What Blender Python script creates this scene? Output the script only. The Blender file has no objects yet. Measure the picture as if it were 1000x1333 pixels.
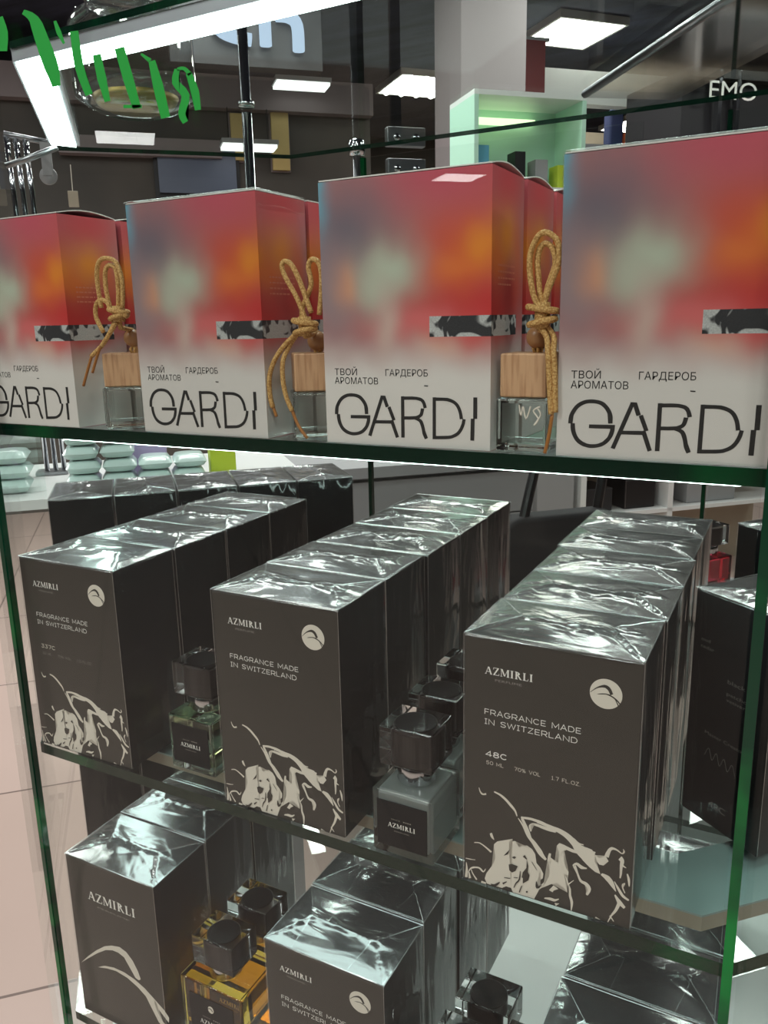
import bpy, bmesh, math, random
from mathutils import Vector, Matrix
sc = bpy.context.scene
COL = sc.collection
PI = math.pi

# ---------------------------------------------------------------- camera
cam_d = bpy.data.cameras.new('camera'); cam = bpy.data.objects.new('camera', cam_d); COL.objects.link(cam)
sc.camera = cam
CR = ((0.8826335886, 0.4695947348, -0.0209460658), (0.0900258543, -0.2126085902, -0.9729814659), (-0.4613602647, 0.8569004449, -0.2299311501))
CP = (0.19653559, -0.37267862, 0.31224874)
cam.matrix_world = Matrix(((CR[0][0], -CR[1][0], -CR[2][0], CP[0]), (CR[0][1], -CR[1][1], -CR[2][1], CP[1]), (CR[0][2], -CR[1][2], -CR[2][2], CP[2]), (0, 0, 0, 1)))
cam_d.sensor_fit = 'AUTO'; cam_d.sensor_width = 36.0; cam_d.lens = 36.0 * 1049.9434 / 1333.0
cam_d.clip_start = 0.01; cam_d.clip_end = 60
# ---------------------------------------------------------------- view, world
sc.view_settings.view_transform = 'Standard'; sc.view_settings.look = 'None'
sc.view_settings.gamma = 1.0; sc.view_settings.use_curve_mapping = False
sc.view_settings.exposure = 0.0
sc.cycles.use_denoising = True
sc.cycles.max_bounces = 12; sc.cycles.transparent_max_bounces = 40; sc.cycles.transmission_bounces = 12
sc.cycles.glossy_bounces = 6; sc.cycles.diffuse_bounces = 3
sc.cycles.sample_clamp_indirect = 6.0
sc.cycles.caustics_reflective = False
W = bpy.data.worlds.new('store_air'); sc.world = W; W.use_nodes = True
W.node_tree.nodes['Background'].inputs[0].default_value = (0.85, 0.9, 1.0, 1)
W.node_tree.nodes['Background'].inputs[1].default_value = 0.22
# ---------------------------------------------------------------- hall lighting: unseen area lamps added for brightness; the last three follow pane reflections
def area(x, y, z, sx, sy, power, col=(0.99, 1.0, 0.965), rot=(0, 0, -PI / 4)):
    l = bpy.data.lights.new('offscreen_area_light', 'AREA'); l.shape = 'RECTANGLE'; l.size = sx; l.size_y = sy; l.energy = power; l.color = col
    o = bpy.data.objects.new('offscreen_area_light', l); COL.objects.link(o); o.location = (x, y, z); o.rotation_euler = rot
    return o
KEY = 31
for x, y, k in ((0.9, -1.9, 1), (-1.1, -1.7, 1), (-2.4, -3.2, 1), (2.4, -2.6, 1), (0.2, -4.0, 1), (-5.6, -3.0, 1), (3.0, 1.2, .8), (2.2, 3.6, .8),
                (-3.4, 0.6, .8), (-2.6, 3.2, .8), (-0.2, 3.4, .8), (-1.41, 2.83, 1), (-0.71, 4.24, 1), (-2.76, 1.91, 1), (-1.06, 1.06, .7), (-4.95, 1.41, 1), (-6.6, -6.6, .8), (-8.7, -8.9, .8), (-4.6, -11, .8)):
    area(x, y, 2.28, 0.6, 0.6, KEY * k)
# ---------------------------------------------------------------- helpers
def s2l(c):
    f = lambda v: (v / 12.92 if v <= 0.04045 else ((v + 0.055) / 1.055) ** 2.4)
    return tuple(f(v / 255.0) for v in c) + (1.0,)
MATS = {}
def new_mat(name):
    m = bpy.data.materials.new(name); m.use_nodes = True; nt = m.node_tree; nt.nodes.clear()
    out = nt.nodes.new('ShaderNodeOutputMaterial'); MATS[name] = m
    return m, nt, out
def principled(name, col, rough=0.5, metal=0.0, spec=0.5, coat=0.0, emis=None, es=0.0, trans=0.0, ior=1.45, noise=None, bump=None):
    m, nt, out = new_mat(name)
    b = nt.nodes.new('ShaderNodeBsdfPrincipled'); nt.links.new(b.outputs[0], out.inputs[0])
    b.inputs['Base Color'].default_value = col if len(col) == 4 else s2l(col)
    b.inputs['Roughness'].default_value = rough; b.inputs['Metallic'].default_value = metal
    b.inputs['Specular IOR Level'].default_value = spec; b.inputs['Coat Weight'].default_value = coat; b.inputs['Coat Roughness'].default_value = 0.05
    b.inputs['Transmission Weight'].default_value = trans; b.inputs['IOR'].default_value = ior
    if emis: b.inputs['Emission Color'].default_value = s2l(emis); b.inputs['Emission Strength'].default_value = es
    if noise:   # (scale, colour b, low, high, stretch)
        tc = nt.nodes.new('ShaderNodeTexCoord'); mp = nt.nodes.new('ShaderNodeMapping'); nz = nt.nodes.new('ShaderNodeTexNoise'); rp = nt.nodes.new('ShaderNodeValToRGB')
        mp.inputs['Scale'].default_value = noise[4] if len(noise) > 4 else (1, 1, 1)
        nz.inputs['Scale'].default_value = noise[0]; nz.inputs['Detail'].default_value = 4
        rp.color_ramp.elements[0].position = noise[2]; rp.color_ramp.elements[1].position = noise[3]
        rp.color_ramp.elements[0].color = col if len(col) == 4 else s2l(col); rp.color_ramp.elements[1].color = s2l(noise[1])
        nt.links.new(tc.outputs['Object'], mp.inputs[0]); nt.links.new(mp.outputs[0], nz.inputs['Vector']); nt.links.new(nz.outputs['Fac'], rp.inputs[0]); nt.links.new(rp.outputs[0], b.inputs['Base Color'])
    if bump:    # (scale, strength, distance, stretch)
        tc = nt.nodes.new('ShaderNodeTexCoord'); mp = nt.nodes.new('ShaderNodeMapping'); nz = nt.nodes.new('ShaderNodeTexNoise'); bp = nt.nodes.new('ShaderNodeBump')
        mp.inputs['Scale'].default_value = bump[3]; nz.inputs['Scale'].default_value = bump[0]; nz.inputs['Detail'].default_value = 5
        bp.inputs['Strength'].default_value = bump[1]; bp.inputs['Distance'].default_value = bump[2]
        nt.links.new(tc.outputs['Object'], mp.inputs[0]); nt.links.new(mp.outputs[0], nz.inputs['Vector']); nt.links.new(nz.outputs['Fac'], bp.inputs['Height']); nt.links.new(bp.outputs[0], b.inputs['Normal'])
    return m
def emission(name, col, st):
    m, nt, out = new_mat(name); e = nt.nodes.new('ShaderNodeEmission'); e.inputs[0].default_value = s2l(col); e.inputs[1].default_value = st
    nt.links.new(e.outputs[0], out.inputs[0]); return m
def sheet(name, tint=(0.95, 0.975, 0.965), rough=0.02, ior=1.5, boost=1.0, bump=None, lo=0.0):
    """thin clear sheet: see-through with a fresnel mirror on top; bump = list of (kind, scale, stretch, strength, distance)"""
    m, nt, out = new_mat(name); N = nt.nodes; L = nt.links
    tr = N.new('ShaderNodeBsdfTransparent'); tr.inputs[0].default_value = tint + (1,)
    gl = N.new('ShaderNodeBsdfGlossy'); gl.inputs['Roughness'].default_value = rough; gl.inputs[0].default_value = (1, 1, 1, 1)
    fr = N.new('ShaderNodeFresnel'); fr.inputs['IOR'].default_value = ior
    ge = N.new('ShaderNodeNewGeometry'); mi = N.new('ShaderNodeMapRange'); mi.inputs[3].default_value = ior; mi.inputs[4].default_value = 1.0 / ior; L.new(ge.outputs['Backfacing'], mi.inputs[0]); L.new(mi.outputs[0], fr.inputs['IOR'])
    mu = N.new('ShaderNodeMath'); mu.operation = 'MULTIPLY_ADD'; mu.use_clamp = True; mu.inputs[1].default_value = boost; mu.inputs[2].default_value = lo
    mx = N.new('ShaderNodeMixShader')
    L.new(fr.outputs[0], mu.inputs[0]); L.new(mu.outputs[0], mx.inputs[0]); L.new(tr.outputs[0], mx.inputs[1]); L.new(gl.outputs[0], mx.inputs[2]); L.new(mx.outputs[0], out.inputs[0])
    if bump:
        tc = N.new('ShaderNodeTexCoord'); oi = N.new('ShaderNodeObjectInfo'); ad = N.new('ShaderNodeVectorMath'); ad.operation = 'ADD'
        L.new(tc.outputs['Object'], ad.inputs[0]); L.new(oi.outputs['Location'], ad.inputs[1]); prev = None
        for kind, scale, stretch, strength, distance in bump:
            mp = N.new('ShaderNodeMapping'); mp.inputs['Scale'].default_value = stretch; L.new(ad.outputs[0], mp.inputs[0])
            if kind == 'R':
                nz = N.new('ShaderNodeTexNoise'); nz.noise_type = 'RIDGED_MULTIFRACTAL'; nz.inputs['Scale'].default_value = scale; nz.inputs['Detail'].default_value = 2.5; nz.inputs['Distortion'].default_value = 0.6; o = nz.outputs['Fac']
            elif kind == 'N':
                nz = N.new('ShaderNodeTexNoise'); nz.inputs['Scale'].default_value = scale; nz.inputs['Detail'].default_value = 2; nz.inputs['Distortion'].default_value = 1.5; o = nz.outputs['Fac']
            else:
                nz = N.new('ShaderNodeTexVoronoi'); nz.feature = 'F1'; nz.inputs['Scale'].default_value = scale; o = nz.outputs['Distance']
            L.new(mp.outputs[0], nz.inputs['Vector'])
            bp = N.new('ShaderNodeBump'); bp.inputs['Strength'].default_value = strength; bp.inputs['Distance'].default_value = distance; L.new(o, bp.inputs['Height'])
            if prev: L.new(prev.outputs[0], bp.inputs['Normal'])
            prev = bp
        L.new(prev.outputs[0], gl.inputs['Normal']); L.new(prev.outputs[0], fr.inputs['Normal'])
    return m
def glass(name, col=(1, 1, 1), ior=1.5, rough=0.0):
    m, nt, out = new_mat(name); g = nt.nodes.new('ShaderNodeBsdfGlass'); g.inputs['Color'].default_value = col + (1,); g.inputs['IOR'].default_value = ior; g.inputs['Roughness'].default_value = rough
    nt.links.new(g.outputs[0], out.inputs[0]); return m

_txt = {}
def text_mesh(body):
    if body in _txt: return _txt[body]
    cu = bpy.data.curves.new('lettering', 'FONT'); cu.body = body; cu.resolution_u = 4
    o = bpy.data.objects.new('lettering', cu); COL.objects.link(o); dg = bpy.context.evaluated_depsgraph_get(); dg.update()
    me = o.evaluated_get(dg).to_mesh()
    r = ([tuple(v.co[:2]) for v in me.vertices], [tuple(p.vertices) for p in me.polygons])
    o.evaluated_get(dg).to_mesh_clear(); bpy.data.objects.remove(o); bpy.data.curves.remove(cu)
    _txt[body] = r; return r

class MB:
    def __init__(s): s.v = []; s.f = []; s.m = []; s.uv = {}
    def add(s, vs, fs, m=0):
        b = len(s.v); s.v += [tuple(v) for v in vs]
        for f in fs: s.f.append(tuple(i + b for i in f)); s.m.append(m)
        return b
    def box(s, a, b, m=0, skip=''):
        x0, y0, z0 = a; x1, y1, z1 = b
        vs = [(x0, y0, z0), (x1, y0, z0), (x1, y1, z0), (x0, y1, z0), (x0, y0, z1), (x1, y0, z1), (x1, y1, z1), (x0, y1, z1)]
        fs = {'d': (0, 3, 2, 1), 'u': (4, 5, 6, 7), 'f': (0, 1, 5, 4), 'r': (1, 2, 6, 5), 'b': (2, 3, 7, 6), 'l': (3, 0, 4, 7)}
        s.add(vs, [q for k, q in fs.items() if k not in skip], m)
    def obox(s, P, m=0):   # 8 explicit corners
        s.add(P, [(0, 3, 2, 1), (4, 5, 6, 7), (0, 1, 5, 4), (1, 2, 6, 5), (2, 3, 7, 6), (3, 0, 4, 7)], m)
    def prism(s, poly, z0, z1, m=0, me=None):
        n = len(poly); me = m if me is None else me
        ar = sum(poly[i][0] * poly[(i + 1) % n][1] - poly[(i + 1) % n][0] * poly[i][1] for i in range(n))
        if ar < 0: poly = poly[::-1]
        b = s.add([(x, y, z0) for x, y in poly] + [(x, y, z1) for x, y in poly], [tuple(range(n))[::-1], tuple(range(n, 2 * n))], m)
        for i in range(n):
            j = (i + 1) % n; s.f.append((b + i, b + j, b + n + j, b + n + i)); s.m.append(me)
    def flat(s, pts, y, m=0, ox=0, oz=0, k=1e-4):   # outline (x, z) printed on a front face at depth y
        bm = bmesh.new(); vs = []
        for p in pts: vs.append(bm.verts.new((p[0] * k + ox, y, p[1] * k + oz)))
        try:
            f = bm.faces.new(vs); bmesh.ops.triangulate(bm, faces=[f])
            bm.verts.index_update()
            s.add([v.co[:] for v in bm.verts], [tuple(v.index for v in (g.verts if g.normal.y < 0 else reversed(g.verts))) for g in bm.faces], m)
        except ValueError: pass
        bm.free()
    def text(s, body, fit, m=0, place=None, y=0.0):
        """fit = (x0, z0, width, cap height)"""
        vs, fs = text_mesh(body); hv, _ = text_mesh('H')
        cap = max(v[1] for v in hv); x0 = min(v[0] for v in vs); x1 = max(v[0] for v in vs)
        kx = fit[2] / (x1 - x0); kz = fit[3] / cap
        P = [(fit[0] + (v[0] - x0) * kx, y, fit[1] + v[1] * kz) for v in vs]
        if place: P = [place(p) for p in P]
        s.add(P, fs, m)
    def tube(s, pts, r, m=0, n=8, cap=True, closed=False):
        P = [Vector(p) for p in pts]; k = len(P); R = r if hasattr(r, '__len__') else [r] * k
        b = len(s.v); up = None
        for i in range(k):
            if closed: t = P[(i + 1) % k] - P[i - 1]
            else: t = P[min(i + 1, k - 1)] - P[max(i - 1, 0)]
            t.normalize()
            if up is None: up = t.orthogonal().normalized()
            else: up = (up - t * up.dot(t)).normalized()
            w = t.cross(up)
            for j in range(n):
                a = 2 * PI * j / n; s.v.append(tuple(P[i] + (up * math.cos(a) + w * math.sin(a)) * R[i]))
        for i in range(k if closed else k - 1):
            for j in range(n):
                i2 = (i + 1) % k; s.f.append((b + i * n + j, b + i * n + (j + 1) % n, b + i2 * n + (j + 1) % n, b + i2 * n + j)); s.m.append(m)
        if cap and not closed:
            s.f.append(tuple(b + j for j in range(n))[::-1]); s.m.append(m); s.f.append(tuple(b + (k - 1) * n + j for j in range(n))); s.m.append(m)
    def lathe(s, prof, c=(0, 0, 0), m=0, n=24, axis='z'):
        b = len(s.v); k = len(prof)
        for r, z in prof:
            for j in range(n):
                a = 2 * PI * j / n; p = (r * math.cos(a), r * math.sin(a), z)
                if axis == 'y': p = (p[0], z, p[1])
                s.v.append((c[0] + p[0], c[1] + p[1], c[2] + p[2]))
        for i in range(k - 1):
            for j in range(n):
                s.f.append((b + i * n + j, b + i * n + (j + 1) % n, b + (i + 1) * n + (j + 1) % n, b + (i + 1) * n + j)); s.m.append(m)
        if prof[0][0] > 1e-6: s.f.append(tuple(b + j for j in range(n))[::-1]); s.m.append(m)
        if prof[-1][0] > 1e-6: s.f.append(tuple(b + (k - 1) * n + j for j in range(n))); s.m.append(m)
    def xform(s, M):
        s.v = [tuple(M @ Vector(v)) for v in s.v]; return s
    def build(s, name, mats, parent=None, smooth=False, bevel=0.0, seg=2, angle=40):
        me = bpy.data.meshes.new(name); me.from_pydata(s.v, [], s.f); me.update()
        if not isinstance(mats, (list, tuple)): mats = [mats]
        for m in mats: me.materials.append(MATS[m] if isinstance(m, str) else m)
        me.polygons.foreach_set('material_index', s.m)
        bm = bmesh.new(); bm.from_mesh(me)
        if bevel:
            bmesh.ops.remove_doubles(bm, verts=bm.verts, dist=1e-6)
            es = [e for e in bm.edges if len(e.link_faces) == 2 and e.calc_face_angle(0) > math.radians(angle)]
            bmesh.ops.bevel(bm, geom=es, offset=bevel, segments=seg, affect='EDGES', profile=0.5, clamp_overlap=True)
        bm.to_mesh(me); bm.free()
        me.polygons.foreach_set('use_smooth', [bool(smooth or bevel)] * len(me.polygons))
        if smooth or bevel:
            me.polygons.foreach_set('use_smooth', [True] * len(me.polygons))
            if bevel:   # area-weighted normals keep the big faces flat between rounded edges
                nv = [Vector((0, 0, 0)) for _ in me.vertices]
                for p in me.polygons:
                    for i in p.vertices: nv[i] += p.normal * p.area
                me.normals_split_custom_set_from_vertices([n.normalized() if n.length > 0 else Vector((0, 0, 1)) for n in nv])
        o = bpy.data.objects.new(name, me); COL.objects.link(o)
        if parent: o.parent = parent
        return o
def tag(o, label=None, cat=None, group=None, kind=None):
    if label: o['label'] = label
    if cat: o['category'] = cat
    if group: o['group'] = group
    if kind: o['kind'] = kind
    return o
def thing(name, label, cat, loc=(0, 0, 0), rz=0.0, group=None):
    o = bpy.data.objects.new(name, None); COL.objects.link(o); o.empty_display_size = 0.02
    o.location = loc; o.rotation_euler = (0, 0, rz); return tag(o, label, cat, group)
def copy_tree(o, parent=None, skip=()):
    c = o.copy(); COL.objects.link(c)
    if parent: c.parent = parent
    for ch in list(o.children):
        if not ch.name.split('.')[0] in skip: copy_tree(ch, c, skip)
    return c
def st(p, q, z): return (-0.70710678 * p + 0.70710678 * q, 0.70710678 * p + 0.70710678 * q, z)   # hall axes: p away from the case, q to the right
def smooth_path(pts, k=4):
    P = [Vector(p) for p in pts]; out = []
    for i in range(len(P) - 1):
        a, b, c, d = P[max(i - 1, 0)], P[i], P[i + 1], P[min(i + 2, len(P) - 1)]
        for j in range(k):
            t = j / k; out.append(0.5 * ((2 * b) + (c - a) * t + (2 * a - 5 * b + 4 * c - d) * t * t + (3 * b - a - 3 * c + d) * t ** 3))
    out.append(P[-1]); return out

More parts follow.
